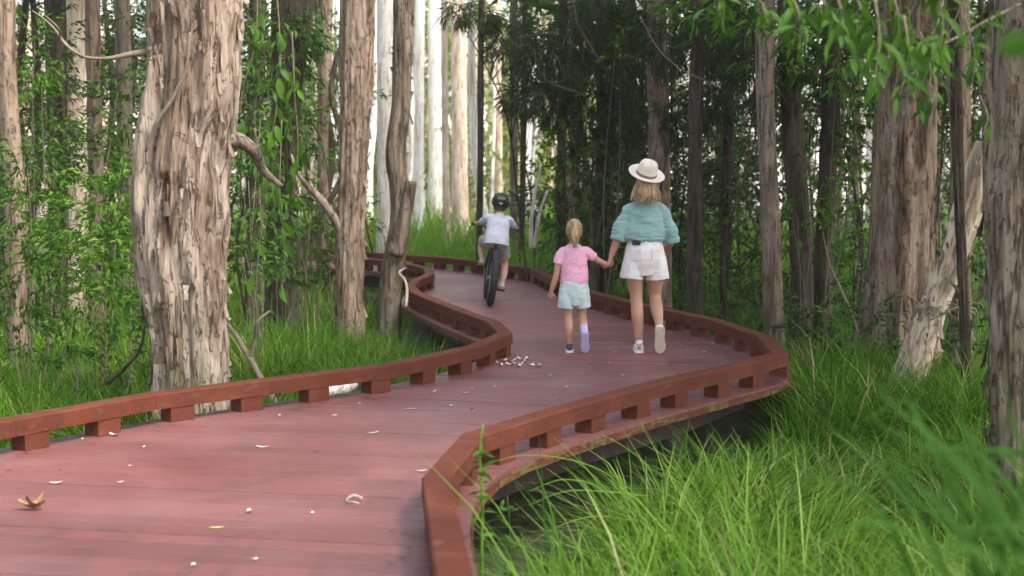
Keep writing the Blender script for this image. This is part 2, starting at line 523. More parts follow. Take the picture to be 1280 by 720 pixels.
def planks():
    A = crom([(x, y, 0, t) for x, y, t in AX], 2400)
    L = np.concatenate([[0], np.cumsum(np.linalg.norm(np.diff(A[:, :2], axis=0), axis=1))])
    # the extent along the axis, measured square to the boards
    adv = np.concatenate([[0], np.cumsum([np.dot(A[i + 1, :2] - A[i, :2], (math.sin(R_(A[i, 3])), math.cos(R_(A[i, 3])))) for i in range(len(A) - 1)])])
    W = 0.142
    lines = []
    for k in range(int(adv[-1] / W)):
        i = min(int(np.searchsorted(adv, k * W)), len(A) - 1)
        o = A[i, :2]; th = R_(A[i, 3])
        d = np.array([math.cos(th), -math.sin(th)])
        r = ray_poly(o, d, EDGE_R); l = ray_poly(o, -d, EDGE_L)
        if r is not None and l is not None: lines.append((l, r))
    gap = 0.008
    for (l0, r0), (l1, r1) in zip(lines[:-1], lines[1:]):
        def nudge(a, b, s):
            d = b - a; n = np.linalg.norm(d)
            return a + d / max(n, 1e-6) * min(gap / 2, n * .3)
        q = [nudge(l0, l1, 1), nudge(r0, r1, 1), nudge(r1, r0, 1), nudge(l1, l0, 1)]
        zt = rnd.uniform(-0.002, 0.002)
        # small eased edges on the long sides
        def inset(a, b, s=0.004):
            d = b - a; n = np.linalg.norm(d)
            return a + d / max(n, 1e-6) * min(s, n * .2)
        top = [inset(q[0], q[3]), inset(q[1], q[2]), inset(q[2], q[1]), inset(q[3], q[0])]
        v = [(p[0], p[1], -0.038) for p in q] + [(p[0], p[1], zt - 0.003) for p in q] + [(p[0], p[1], zt) for p in top]
        f = [(3, 2, 1, 0), (0, 1, 5, 4), (1, 2, 6, 5), (2, 3, 7, 6), (3, 0, 4, 7), (4, 5, 9, 8), (5, 6, 10, 9), (6, 7, 11, 10), (7, 4, 8, 11), (8, 9, 10, 11)]
        MB().add(v, f).build('plank', M['deck'], walk, smooth=False)
planks()

def strip_along(P, w, z0, z1):
    a = offset_poly(P, w / 2); b = offset_poly(P, -w / 2)
    return a, b

def edge_parts():
    for E, side in ((EDGE_R, -1), (EDGE_L, 1)):
        # rounded edge board just under the plank ends, then set-back fascia boards, then piles
        P = E[::14]
        o = np.vstack([P[0], P, P[-1]])[1:-1]
        a = offset_poly(P, side * 0.012); b = offset_poly(P, -side * 0.05)
        n = len(P); v = []
        for p, q in zip(a, b):
            v += [(p[0], p[1], -0.006), (p[0], p[1], -0.062), (q[0], q[1], -0.062), (q[0], q[1], -0.041)]
            v[-4] = (p[0], p[1], -0.012)
        f = []
        for i in range(n - 1):
            for j in range(4):
                k = (j + 1) % 4
                f.append((i * 4 + j, i * 4 + 4 + j, i * 4 + 4 + k, i * 4 + k) if side > 0 else (i * 4 + j, i * 4 + k, i * 4 + 4 + k, i * 4 + 4 + j))
        MB().add(v, f).build('edge_board', M['edge'], walk, smooth=False)
        Q = offset_poly(E[::50], -side * 0.36)
        for a0, b0 in zip(Q[:-1], Q[1:]):
            d = b0 - a0; L = np.linalg.norm(d); d /= L
            c = (a0 + b0) / 2
            rot = np.array([[d[0], -d[1], 0], [d[1], d[0], 0], [0, 0, 1]])
            MB().box((c[0], c[1], -0.165), (L - 0.012, 0.045, 0.245), rot)  .build('fascia_board', M['pile'], walk, smooth=False)
        Q = offset_poly(E[::50], -side * 0.42)
        for c in Q[1::2]:
            MB().tube([(c[0], c[1], GZ - 0.2), (c[0], c[1], -0.042)], 0.085, 10).build('pile', M['pile'], walk)
edge_parts()

def kerb_rail(C, label, flip):
    t = thing('kerb_rail', label, 'kerb rail', (C[0][0], C[0][1], 0))
    base = np.array(C[0])
    w, z0, z1, ch = 0.13, 0.098, 0.196, 0.008
    a = offset_poly(C, w / 2); b = offset_poly(C, -w / 2)
    a2 = offset_poly(C, w / 2 - ch); b2 = offset_poly(C, -w / 2 + ch)
    C = np.asarray(C, float)
    for i in range(len(C) - 1):
        v = []
        for k in (i, i + 1):
            sgn = 1 if k == i else -1
            d = C[i + 1] - C[i]; d = d / np.linalg.norm(d) * 0.0012 * sgn
            for p, z in ((a, z0), (a, z1 - ch), (a2, z1), (b2, z1), (b, z1 - ch), (b, z0)):
                v.append((p[k][0] + d[0] - base[0], p[k][1] + d[1] - base[1], z))
        f = [(5, 4, 3, 2, 1, 0), (6, 7, 8, 9, 10, 11)] + [(j, (j + 1) % 6, 6 + (j + 1) % 6, 6 + j) for j in range(6)]
        me = MB().add(v, f)
        me.build('rail_beam', M['rail'], t, smooth=False)
    # spacer blocks under the beam, closer where the line bends
    S = np.concatenate([[0], np.cumsum(np.linalg.norm(np.diff(C, axis=0), axis=1))])
    n = int(S[-1] / 0.56)
    for k in range(n):
        s = (k + 0.5) * 0.56 + rnd.uniform(-0.02, 0.02)
        i = min(int(np.searchsorted(S, s, side='right')) - 1, len(C) - 2)
        seg = S[i + 1] - S[i]
        u = min(max(s - S[i], 0.11), max(seg - 0.11, 0.11)) / seg
        p = C[i] * (1 - u) + C[i + 1] * u
        d = (C[i + 1] - C[i]) / seg
        rot = np.array([[d[0], -d[1], 0], [d[1], d[0], 0], [0, 0, 1]])
        MB().box((p[0] - base[0], p[1] - base[1], 0.0495), (0.175, w - 0.012, 0.096), rot).build('spacer_block', M['rail'], t, smooth=False)
    return t
kerb_rail(LC, 'low red-brown timber kerb rail along the left edge of the boardwalk, beside the largest paperbark', 1)
kerb_rail(RC, 'low red-brown timber kerb rail on the right edge of the boardwalk, above the bright grass', -1)

# ------------------------------------------------------------------ foliage builders
def leaves_mesh(mb, pts, dirs, length, width, fold=0.25, roll=None):
    """kite leaves: pts (n,3) base points, dirs (n,3) unit directions"""
    n = len(pts)
    length = np.broadcast_to(length, (n,)); width = np.broadcast_to(width, (n,))
    up = rng.normal(size=(n, 3)) * 0.7 + np.array([0, 0, 1.0])
    side = np.cross(dirs, up); side /= np.maximum(np.linalg.norm(side, axis=1)[:, None], 1e-6)
    nor = np.cross(side, dirs)
    mid = pts + dirs * (length * 0.42)[:, None]
    l = mid + side * (width / 2)[:, None] + nor * (width * fold)[:, None]
    r = mid - side * (width / 2)[:, None] + nor * (width * fold)[:, None]
    tip = pts + dirs * length[:, None] - nor * (length * 0.12)[:, None]
    v = np.stack([pts, l, tip, r], 1).reshape(-1, 3)
    i = np.arange(n)[:, None] * 4
    mb.add(v, np.concatenate([i + np.array([[0, 2, 1]]), i + np.array([[0, 3, 2]])]))

def rand_dirs(n, zbias=0.0, flat=1.0):
    d = rng.normal(size=(n, 3)); d[:, 2] = d[:, 2] * flat + zbias
    return d / np.linalg.norm(d, axis=1)[:, None]

def blob_points(c, r, n, hollow=0.35):
    d = rand_dirs(n)
    rr = (hollow + (1 - hollow) * rng.random(n)) ** 0.6
    return np.asarray(c) + d * rr[:, None] * np.asarray(r), d

def foliage(mb, blobs, density, length, width, zb=-0.25, clump=9, jitter=0.5):
    """leaves gathered in small sprays inside each blob (cx,cy,cz,rx,ry,rz)"""
    for b in blobs:
        c, r = b[:3], np.array(b[3:6])
        ns = max(3, int(density * (r[0] * r[1] + r[0] * r[2] + r[1] * r[2])))
        p, d = blob_points(c, r, ns)
        # sprays: several leaves along a short shoot
        q = np.repeat(p, clump, 0); dd = np.repeat(d * np.array([1, 1, 0.5]) + np.array([0, 0, -0.1]), clump, 0)
        dd /= np.maximum(np.linalg.norm(dd, axis=1)[:, None], 1e-6)
        tt = np.tile(np.linspace(0, 1, clump), ns)
        L = length * (0.6 + 0.8 * rng.random(len(q)))
        q = q + dd * (tt * length * clump * 0.28)[:, None] + rng.normal(size=q.shape) * length * 0.12
        ld = dd + rand_dirs(len(q)) * jitter * 1.6 + np.array([0, 0, zb])
        ld /= np.linalg.norm(ld, axis=1)[:, None]
        leaves_mesh(mb, q, ld, L, width * L / length)

def needles(mb, c, r, n, length=0.3, width=0.008, droop=-0.8):
    p, d = blob_points(c, r, n, 0.2)
    k = 7
    q = np.repeat(p, k, 0)
    ld = np.repeat(d * 0.5, k, 0) + rand_dirs(len(q)) * 0.75 + np.array([0, 0, droop])
    ld /= np.linalg.norm(ld, axis=1)[:, None]
    leaves_mesh(mb, q, ld, length * (0.6 + 0.8 * rng.random(len(q))), width, 0.1)

# crown templates, shared by the trees (the canopy that shades the near forest)
CROWN = []
for k in range(4):
    mb = MB()
    bl = []
    for j in range(9):
        a = rnd.uniform(0, 6.28); rr = rnd.uniform(0, 1.3)
        bl.append((rr * math.cos(a), rr * math.sin(a), rnd.uniform(-0.9, 1.3), rnd.uniform(.55, .9), rnd.uniform(.55, .9), rnd.uniform(.4, .65)))
    foliage(mb, bl, 20, 0.20, 0.075, -0.3, 8)
    CROWN.append(mb.mesh('crown', M['leaf_mid']))

def ring_noise_trunk(path, rad, seg, rows, amp, seed, groove=None, hollow=None, lump=0.0):
    """trunk surface with sheet-like relief; path rows (x,y,z), rad radius list"""
    P = crom([(*p, r) for p, r in zip(path, rad)], rows)
    C, r = P[:, :3], P[:, 3]
    T, A, B = frames(C)
    th = np.linspace(0, 2 * math.pi, seg, endpoint=False)
    ct, s_ = np.cos(th), np.sin(th)
    Z = np.repeat(C[:, 2], seg)
    TH = np.tile(th, rows)
    rr = np.repeat(r, seg)
    unit = np.stack([np.cos(TH) * 1.0, np.sin(TH) * 1.0, Z * 0.0], 1)
    q = unit * np.array([1, 1, 0]) + np.stack([0 * Z, 0 * Z, Z], 1)
    s1 = fbm(q * np.array([2.2, 2.2, 0.9]), seed, 4)                   # broad swellings
    s2 = fbm(q * np.array([5.5, 5.5, 1.3]) + 0.6 * s1[:, None], seed + 7, 3)
    terr = np.floor((s2 * 0.5 + 0.5) * 6) / 6 - 0.5                     # stepped paper layers
    s3 = fbm(q * np.array([14, 14, 4.5]), seed + 13, 2)
    disp = amp * (0.8 * s1 + 0.5 * s2 + 0.7 * terr + 0.45 * s3)
    if lump: disp += lump * fbm(q * np.array([1.2, 1.2, 2.2]), seed + 31, 2)
    if groove:
        for g0, tw, wd, dp in groove:
            dth = (TH - (g0 + tw * Z) + math.pi) % (2 * math.pi) - math.pi
            disp -= dp * np.exp(-(dth / wd) ** 2)
    if hollow:
        for h0, hz, wd, hh, dp in hollow:
            dth = (TH - h0 + math.pi) % (2 * math.pi) - math.pi
            disp -= dp * np.exp(-((dth / wd) ** 2 + ((Z - hz) / hh) ** 2) ** 2)
    R = rr + disp
    v = np.repeat(C, seg, 0) + (R * np.cos(TH))[:, None] * np.repeat(A, seg, 0) + (R * np.sin(TH))[:, None] * np.repeat(B, seg, 0)
    i = np.arange(rows - 1)[:, None] * seg
    j = np.arange(seg)[None]; k = (j + 1) % seg
    f = np.stack([i + j, i + k, i + seg + k, i + seg + j], -1).reshape(-1, 4)
    return v, f, (C, r, A, B)

def peel(mb, C, r, A, B, n, seed, size=(0.05, 0.12), zr=None):
    """curled strips of loose bark lifting off a trunk"""
    g = random.Random(seed)
    for _ in range(n):
        i = g.randrange(2, len(C) - 6)
        if zr and not (zr[0] < C[i][2] < zr[1]): continue
        th = g.uniform(0, 6.283)
        w = g.uniform(0.3, 1.0) * size[0]; h = g.uniform(0.5, 1.6) * size[1]
        lift = g.uniform(0.012, 0.05); curl = g.choice((-1, 1))
        rows = []
        for a in range(4):
            u = a / 3
            out = r[i] * 1.015 + lift * u ** 1.6 - 0.012
            for b in range(3):
                x = (b - 1) * w / 2 * (1 - 0.5 * u) 
                t2 = th + x / r[i]
                edge = curl * 0.015 * (b - 1) * u + 0.006 * abs(b - 1)
                p = C[i] + (out + edge) * (math.cos(t2) * A[i] + math.sin(t2) * B[i])
                p = p + np.array([0, 0, (-1 if curl > 0 else 1) * h * u + g.uniform(-.01, .01)])
                rows.append(p)
        f = [(a * 3 + b, a * 3 + b + 1, a * 3 + b + 4, a * 3 + b + 3) for a in range(3) for b in range(2)]
        mb.add(rows, f)

def add_crown(t, pos, s, k):
    o = link('crown', CROWN[k % 4], t)
    x, y = t.location.x + pos[0], t.location.y + pos[1]
    ax = np.interp(y, [-5, 0, 5, 9, 12, 15, 18, 22, 26], [-1, -1.2, -1.5, -.9, 1.0, .5, -.2, -1.2, -3])
    side = 1 if t.location.x > ax else -1
    gap = 1.5 * s + (3.0 if 7.5 < y < 26 else (-1.2 if y < 6 else 0))
    if (x - ax) * side < gap: pos = (ax + side * gap - t.location.x, pos[1], pos[2])
    o.location = pos
    o.scale = (s, s, s * 0.8)
    o.rotation_euler = (0, 0, rnd.uniform(0, 6.28))
    return o

def tree(label, base, tops, rad, mat, group=None, seg=20, rows=60, amp=0.012, seed=1, crown=None, name='paperbark_tree', peels=0, **kw):
    """base world point; tops: list of further path points relative to base; rad radii"""
    t = thing(name, label, 'tree', base, group)
    path = [(0, 0, -0.25)] + list(tops)
    v, f, fr = ring_noise_trunk(path, rad, seg, rows, amp, seed, **kw)
    MB().add(v, f).build('trunk', mat, t)
    if peels:
        mb = MB()
        peel(mb, *fr, peels, seed)
        tag(mb.build('loose_bark', mat, t), kind='stuff')
    if crown:
        for c in crown: add_crown(t, c[:3], c[3], rnd.randrange(4))
    return t

def limb(t, pts, rad, mat, name='branch', seg=8, n=24, wob=0.01):
    P = crom(pts, n)[:, :3]
    P = P + np.stack([vnoise(P * 6, 3), vnoise(P * 6, 9), vnoise(P * 6, 15)], 1) * wob
    r = np.interp(np.linspace(0, 1, n), np.linspace(0, 1, len(rad)), rad)
    r = r * (1 + 0.12 * vnoise(P * 14, 5))
    return MB().tube(P, r, seg).build(name, mat, t)

# ------------------------------------------------------------------ trees of the near forest
def tree_at(label, d, pts, mat, ztop=7.5, group=None, crown_s=1.6, ncrown=2, seg=20, rows=70, amp=0.012, seed=1, name='paperbark_tree', peels=0, spread=0.9, **kw):
    """pts: (px, py, width px) up the trunk at depth d; the first gives the foot"""
    W = []
    for px, py, w in pts:
        p = at(px, py, d=d); W.append((p.x, p.y, p.z, w * d / FPX / 2))
    W.sort(key=lambda q: q[2])
    a, b = W[0], W[-1]
    c = W[-2]
    foot = (a[0], d, GZ)
    path, rad = [(0, 0, -0.3)], [a[3] * 1.12]
    if a[2] > GZ + 0.4:
        path.append((0, 0, 0.05)); rad.append(a[3] * 1.06)
    for q in W:
        if q[2] > GZ + 0.1:
            path.append((q[0] - foot[0], q[1] - foot[1], q[2] - foot[2])); rad.append(q[3])
    sl = (b[0] - c[0]) / max(b[2] - c[2], 0.3)
    sl = max(-0.12, min(0.12, sl))
    zt = ztop
    path.append((b[0] - foot[0] + sl * (zt - b[2]), 0, zt - GZ)); rad.append(b[3] * 0.62)
    top = path[-1]
    cr = []
    for k in range(ncrown):
        an = rnd.uniform(0, 6.28)
        cr.append((top[0] + math.cos(an) * spread * (k > 0), top[1] + math.sin(an) * spread * (k > 0), top[2] - 0.3 + rnd.uniform(-.5, .6) * crown_s, crown_s * rnd.uniform(.85, 1.15)))
    t = thing(name, label, 'tree', foot, group)
    v, f, fr = ring_noise_trunk(path, rad, seg, rows, amp, seed, **kw)
    MB().add(v, f).build('trunk', mat, t)
    if peels:
        mb = MB(); peel(mb, *fr, peels, seed, zr=(0.2, 4.2))
        if mb.n: tag(mb.build('loose_bark', mat, t), kind='stuff')
    for c in cr: add_crown(t, c[:3], c[3], rnd.randrange(4))
    t['foot'] = list(foot)
    return t

def rel(t, px, py, d):
    return tuple(at(px, py, d=d) - t.location)

HPI = math.pi / 2
t1 = tree_at('largest pale peeling paperbark, thick grooved trunk with a dark hollow, behind the left kerb rail', 10.6,
             [(240, 575, 98), (238, 500, 92), (235, 420, 94), (228, 300, 106), (231, 200, 108), (242, 100, 107), (243, 0, 114)],
             M['bark_near'], 7.0, None, 1.5, 1, 150, 380, 0.034, 4, peels=700,
             groove=[(-HPI + 0.02, 0.05, 0.24, 0.055), (-HPI + 0.95, -0.06, 0.16, 0.03), (-HPI - 0.85, 0.09, 0.14, 0.028)],
             hollow=[(-HPI - 0.22, 2.05, 0.13, 0.10, 0.15), (-HPI + 0.42, 2.55, 0.12, 0.08, 0.04)], lump=0.03)
limb(t1, [rel(t1, 200, 66, 10.6), rel(t1, 168, 66, 10.45), rel(t1, 130, 72, 10.4), rel(t1, 105, 70, 10.4), rel(t1, 78, 52, 10.4), rel(t1, 62, 30, 10.4), rel(t1, 40, 14, 10.4)], [0.040, 0.022, 0.013, 0.011, 0.009, 0.005], M['twig'])
limb(t1, [rel(t1, 105, 70, 10.4), rel(t1, 88, 62, 10.3), rel(t1, 75, 50, 10.3), rel(t1, 72, 36, 10.2), rel(t1, 56, 20, 10.2)], [0.010, 0.007, 0.004], M['twig'])
limb(t1, [rel(t1, 270, 176, 10.6), rel(t1, 300, 176, 10.7), rel(t1, 318, 190, 10.8), rel(t1, 330, 215, 10.9), rel(t1, 352, 232, 11)], [0.07, 0.055, 0.035, 0.02], M['bark_grey'])
limb(t1, [rel(t1, 238, 40, 10.22), rel(t1, 232, 90, 10.22), rel(t1, 212, 128, 10.22), rel(t1, 196, 152, 10.24), rel(t1, 183, 190, 10.28)], [0.012, 0.016, 0.016, 0.01], M['twig'], 'climbing_stem')

t2 = tree_at('straight tan paperbark with flaking orange-brown bark, second thickest trunk left of the path', 16.0,
             [(438, 420, 38), (437, 380, 35), (438, 300, 35), (441, 200, 37), (446, 100, 38), (448, 0, 40)],
             M['bark_mid'], 7.5, None, 1.3, 1, 72, 260, 0.018, 9, peels=200)
limb(t2, [rel(t2, 432, 300, 16), rel(t2, 417, 272, 15.9), rel(t2, 404, 252, 15.9), rel(t2, 388, 236, 15.9), rel(t2, 372, 218, 15.8), rel(t2, 362, 190, 15.8)], [0.06, 0.052, 0.045, 0.036, 0.022, 0.012], M['bark_grey'])

t3 = tree_at('slim crooked grey-brown trunk with a broken side fork, where the boardwalk bends out of sight', 17.3,
             [(486, 400, 30), (488, 360, 27), (495, 310, 26), (500, 270, 24), (498, 230, 24), (494, 200, 24), (500, 140, 24), (502, 80, 24), (505, 0, 26)],
             M['bark_grey'], 7.5, None, 1.2, 1, 48, 240, 0.011, 14, peels=70)
limb(t3, [rel(t3, 494, 318, 17.2), rel(t3, 503, 280, 17.2), rel(t3, 510, 248, 17.2), rel(t3, 514, 226, 17.2)], [0.10, 0.085, 0.075, 0.07], M['bark_grey'], seg=14)
limb(t3, [rel(t3, 505, 335, 17.15), rel(t3, 499, 343, 16.6), rel(t3, 508, 355, 16.2), rel(t3, 509, 372, 16.0), rel(t3, 507, 384, 15.9)], [0.012, 0.014, 0.016, 0.018], M['twig_pale'])

t4 = tree_at('dark trunk hung with green climbing vine, between the largest paperbark and the tan paperbark', 17.0,
             [(350, 400, 40), (350, 330, 38), (352, 240, 34), (357, 150, 34), (362, 70, 40), (366, 0, 48)],
             M['bark_dark'], 7.5, None, 1.3, 1, 40, 120, 0.018, 21, peels=40)
t4b = tree_at('slender dark stem leaning beside the vine-hung trunk, left of the tan paperbark', 18.0,
             [(340, 390, 16), (342, 250, 16), (352, 140, 16), (376, 60, 18), (385, 0, 18)], M['bark_dark'], 7.5, None, 1.5, 1, 20, 80, 0.01, 23)
LEFT = [
    ('reddish-brown trunk cut by the left border of the picture, above the leafy shrubs', 15.0, [(22, 420, 26), (16, 200, 24), (10, 120, 22), (6, 0, 24)], 'bark_mid', 40),
    ('dark trunk wrapped in deep green leaves, second from the left border', 18.0, [(74, 420, 26), (72, 200, 24), (69, 0, 24)], 'bark_dark', 0),
    ('pale cream trunk standing behind the shrubs, between two brown trunks at left', 20.0, [(96, 400, 28), (96, 220, 26), (95, 120, 24), (93, 0, 22)], 'bark_peach', 60),
    ('thin brown trunk just right of the pale cream trunk at left', 18.5, [(122, 400, 20), (120, 200, 18), (117, 80, 18), (115, 0, 18)], 'bark_mid', 0),
    ('dim grey trunk half hidden by the left edge of the largest paperbark', 22.0, [(158, 400, 20), (157, 200, 19), (152, 0, 18)], 'bark_grey', 0),
    ('brownish slim trunk directly left of the tan paperbark, set back', 26.0, [(404, 400, 17), (404, 200, 16), (408, 0, 16)], 'bark_mid', 0),
    ('slim shaded trunk close to the right side of the largest paperbark', 20.0, [(316, 400, 22), (318, 200, 20), (322, 0, 20)], 'bark_dark', 0),
]
for i, (lb, d, pts, mt, pl) in enumerate(LEFT):
    tree_at(lb, d, pts, M[mt], 7.8, None, 1.3, 1, 32, 120, 0.014, 40 + i, peels=pl)

RIGHT = [
    ('brown straight trunk rising right behind the woman in the hat', 18.5, [(824, 400, 32), (824, 200, 28), (822, 100, 26), (820, 0, 24)], 'bark_mid', 8.6, 40),
    ('dark slim trunk just right of the woman in the hat', 17.0, [(868, 400, 20), (868, 250, 18), (870, 120, 17), (874, 0, 16)], 'bark_dark', 8.6, 0),
    ('thin dark sapling between the woman and the pair of slender trunks', 19.0, [(906, 400, 13), (908, 250, 12), (912, 100, 11), (910, 0, 11)], 'bark_dark', 8.6, 0),
    ('slender grey-brown trunk standing near the outer corner of the right kerb rail', 14.6, [(968, 440, 26), (964, 340, 23), (961, 240, 22), (957, 140, 21), (956, 0, 22)], 'bark_grey', 8.4, 40),
    ('dark trunk right beside the slender grey-brown trunk at the kerb corner', 16.0, [(1000, 420, 28), (1000, 300, 26), (994, 200, 26), (988, 100, 26), (985, 0, 26)], 'bark_dark', 8.4, 20),
    ('dusky trunk draped in dark leaves, left of the broad buttressed trunk', 16.5, [(1026, 430, 26), (1030, 300, 22), (1038, 150, 22), (1042, 0, 24)], 'bark_dark', 8.4, 0),
    ('tall brown trunk between the broad buttressed trunk and the right border paperbark', 13.5, [(1200, 460, 28), (1200, 300, 24), (1200, 160, 26), (1196, 0, 28)], 'bark_mid', 8.4, 40),
    ('thin dark pole crossing in front of the leaning pale trunk', 11.8, [(1208, 500, 13), (1202, 330, 12), (1197, 200, 12), (1194, 60, 11), (1192, 0, 11)], 'bark_dark', 6.8, 0),
]
for i, (lb, d, pts, mt, zt, pl) in enumerate(RIGHT):
    tree_at(lb, d, pts, M[mt], zt, None, 1.5, 1, 32, 120, 0.014, 70 + i, peels=pl, spread=1.6)
tb = tree_at('broad brown buttressed trunk in shade at right, with a low split base', 14.6,
             [(1120, 470, 112), (1124, 400, 96), (1126, 330, 84), (1128, 250, 80), (1131, 150, 76), (1134, 60, 72), (1136, 0, 72)],
             M['bark_mid'], 8.6, None, 1.5, 3, 110, 240, 0.02, 90, peels=160, spread=1.8,
             groove=[(-HPI + 0.3, 0.0, 0.2, 0.05), (-HPI - 0.5, 0.02, 0.14, 0.04), (-HPI + 0.9, 0.0, 0.15, 0.04)],
             hollow=[(-HPI + 0.12, 0.55, 0.35, 0.3, 0.09), (-HPI - 0.6, 0.62, 0.3, 0.26, 0.08)])
tr = tree_at('shaggy grey paperbark cut by the right border of the picture', 8.4,
             [(1262, 640, 56), (1262, 500, 54), (1260, 330, 54), (1258, 200, 56), (1262, 100, 60), (1268, 0, 62)],
             M['bark_grey'], 6.2, None, 1.7, 2, 90, 300, 0.017, 95, peels=240, spread=1.2, lump=0.015)
# the leaning pale log
ln = thing('leaning_trunk', 'pale broken trunk leaning up to the right, in front of the broad buttressed trunk', 'tree', at(1134, 500, d=12.4))
a_ = [rel(ln, 1122, 505, 12.5), rel(ln, 1146, 445, 12.4), rel(ln, 1164, 390, 12.3), rel(ln, 1184, 340, 12.2), rel(ln, 1204, 285, 12.1), rel(ln, 1222, 225, 12.0), rel(ln, 1236, 180, 11.95)]
v, f, fr = ring_noise_trunk(a_, [0.145, 0.14, 0.125, 0.115, 0.12, 0.115, 0.09], 64, 160, 0.02, 101)
MB().add(v, f).build('trunk', M['bark_peach'], ln)
mb = MB(); peel(mb, *fr, 90, 12); tag(mb.build('loose_bark', M['bark_near'], ln), kind='stuff')
limb(ln, [rel(ln, 1196, 330, 12.1), rel(ln, 1206, 350, 11.9), rel(ln, 1200, 366, 11.8), rel(ln, 1188, 352, 11.8)], [0.03, 0.025, 0.02, 0.012], M['bark_mid'])
mb = MB()
for k in range(26):
    p = np.array(rel(ln, 1168 + rnd.uniform(-22, 40), 382 + rnd.uniform(-10, 8), 12.2))
    mb.tube(crom([p, p + [rnd.uniform(-.06, .1), -.04, rnd.uniform(-.05, .05)], p + [rnd.uniform(-.1, .16), -.05, rnd.uniform(-.14, .04)]], 8)[:, :3], 0.006, 5)
tag(mb.build('torn_bark', M['bark_near'], ln), kind='stuff')

# far trunks in the bright gap and beyond; (px, width px at mid height, depth, bark)
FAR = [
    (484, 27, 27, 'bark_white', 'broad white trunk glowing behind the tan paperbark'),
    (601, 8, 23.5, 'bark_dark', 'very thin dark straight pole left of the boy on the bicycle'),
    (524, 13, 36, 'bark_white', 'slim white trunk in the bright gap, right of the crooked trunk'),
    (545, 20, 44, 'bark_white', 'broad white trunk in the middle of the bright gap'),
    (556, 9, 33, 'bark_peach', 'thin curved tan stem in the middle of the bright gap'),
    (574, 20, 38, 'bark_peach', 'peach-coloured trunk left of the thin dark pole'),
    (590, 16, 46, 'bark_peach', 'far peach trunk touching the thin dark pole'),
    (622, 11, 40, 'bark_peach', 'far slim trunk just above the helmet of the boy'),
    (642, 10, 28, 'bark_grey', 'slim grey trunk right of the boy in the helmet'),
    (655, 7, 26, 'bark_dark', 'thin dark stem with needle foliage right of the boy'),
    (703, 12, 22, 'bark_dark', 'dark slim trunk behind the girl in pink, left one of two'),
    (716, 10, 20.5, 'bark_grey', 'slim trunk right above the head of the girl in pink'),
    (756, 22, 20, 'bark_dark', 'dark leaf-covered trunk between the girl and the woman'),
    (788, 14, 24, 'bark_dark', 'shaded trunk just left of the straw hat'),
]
for i, (px, w, d, mt, lb) in enumerate(FAR):
    b = rnd.uniform(-4, 4)
    tree_at(lb, d, [(px + b, 340, w * 1.15), (px + b * .4, 220, w), (px, 120, w * .96), (px - b * .3, 0, w * .9)], M[mt], 1.6 + d * 0.118 + 4.0, None, 1.3, 0 if (d > 24 and px < 680) else 1, 18, 60, 0.008, 120 + i)
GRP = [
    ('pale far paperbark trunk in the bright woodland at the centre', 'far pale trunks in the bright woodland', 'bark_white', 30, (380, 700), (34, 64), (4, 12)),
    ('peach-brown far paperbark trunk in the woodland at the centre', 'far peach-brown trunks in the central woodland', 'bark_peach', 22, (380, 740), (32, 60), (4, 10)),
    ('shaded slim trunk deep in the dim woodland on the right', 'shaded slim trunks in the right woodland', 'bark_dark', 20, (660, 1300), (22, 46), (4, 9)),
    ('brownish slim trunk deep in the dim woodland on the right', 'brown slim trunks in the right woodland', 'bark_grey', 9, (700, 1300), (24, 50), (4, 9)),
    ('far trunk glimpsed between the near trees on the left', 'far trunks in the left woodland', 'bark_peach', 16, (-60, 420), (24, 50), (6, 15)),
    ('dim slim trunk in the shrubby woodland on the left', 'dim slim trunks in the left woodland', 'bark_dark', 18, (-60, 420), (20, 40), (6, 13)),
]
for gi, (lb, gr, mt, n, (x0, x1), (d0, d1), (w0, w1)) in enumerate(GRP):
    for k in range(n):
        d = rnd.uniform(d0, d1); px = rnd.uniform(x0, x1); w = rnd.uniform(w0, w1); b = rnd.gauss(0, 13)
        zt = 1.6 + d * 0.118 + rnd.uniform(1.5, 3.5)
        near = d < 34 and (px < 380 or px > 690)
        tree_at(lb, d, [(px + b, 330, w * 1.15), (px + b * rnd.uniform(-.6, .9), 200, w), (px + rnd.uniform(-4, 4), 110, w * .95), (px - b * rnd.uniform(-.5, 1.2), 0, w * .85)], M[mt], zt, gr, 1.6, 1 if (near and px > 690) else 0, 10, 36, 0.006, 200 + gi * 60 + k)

# trees out of the picture to both sides and behind the camera, whose crowns close the canopy overhead
for k, (x, y) in enumerate([(6.2, 6.5), (7.6, 10.5), (6.6, 14.5), (8.8, 17.5), (5.4, 2.0), (-6.2, 6.0), (-7.6, 10.5), (-8.8, 15.5), (-5.6, 1.0), (4.6, -3.0), (-5.0, -4.0), (0.6, -6.0)]):
    t = tree('paperbark standing beside the walk outside the picture', (x, y, GZ), [(0.1, 0, 2), (0.0, 0.1, 5), (-0.1, 0, 8)], [0.24, 0.2, 0.17, 0.11], M['bark_mid'], 'paperbarks beside the walk outside the picture', 24, 60, 0.015, 300 + k,
             crown=[(rnd.uniform(-1, 1), rnd.uniform(-1, 1), rnd.uniform(7.2, 8.6), rnd.uniform(1.5, 1.9)) for _ in range(2 if x > 0 else 1)])

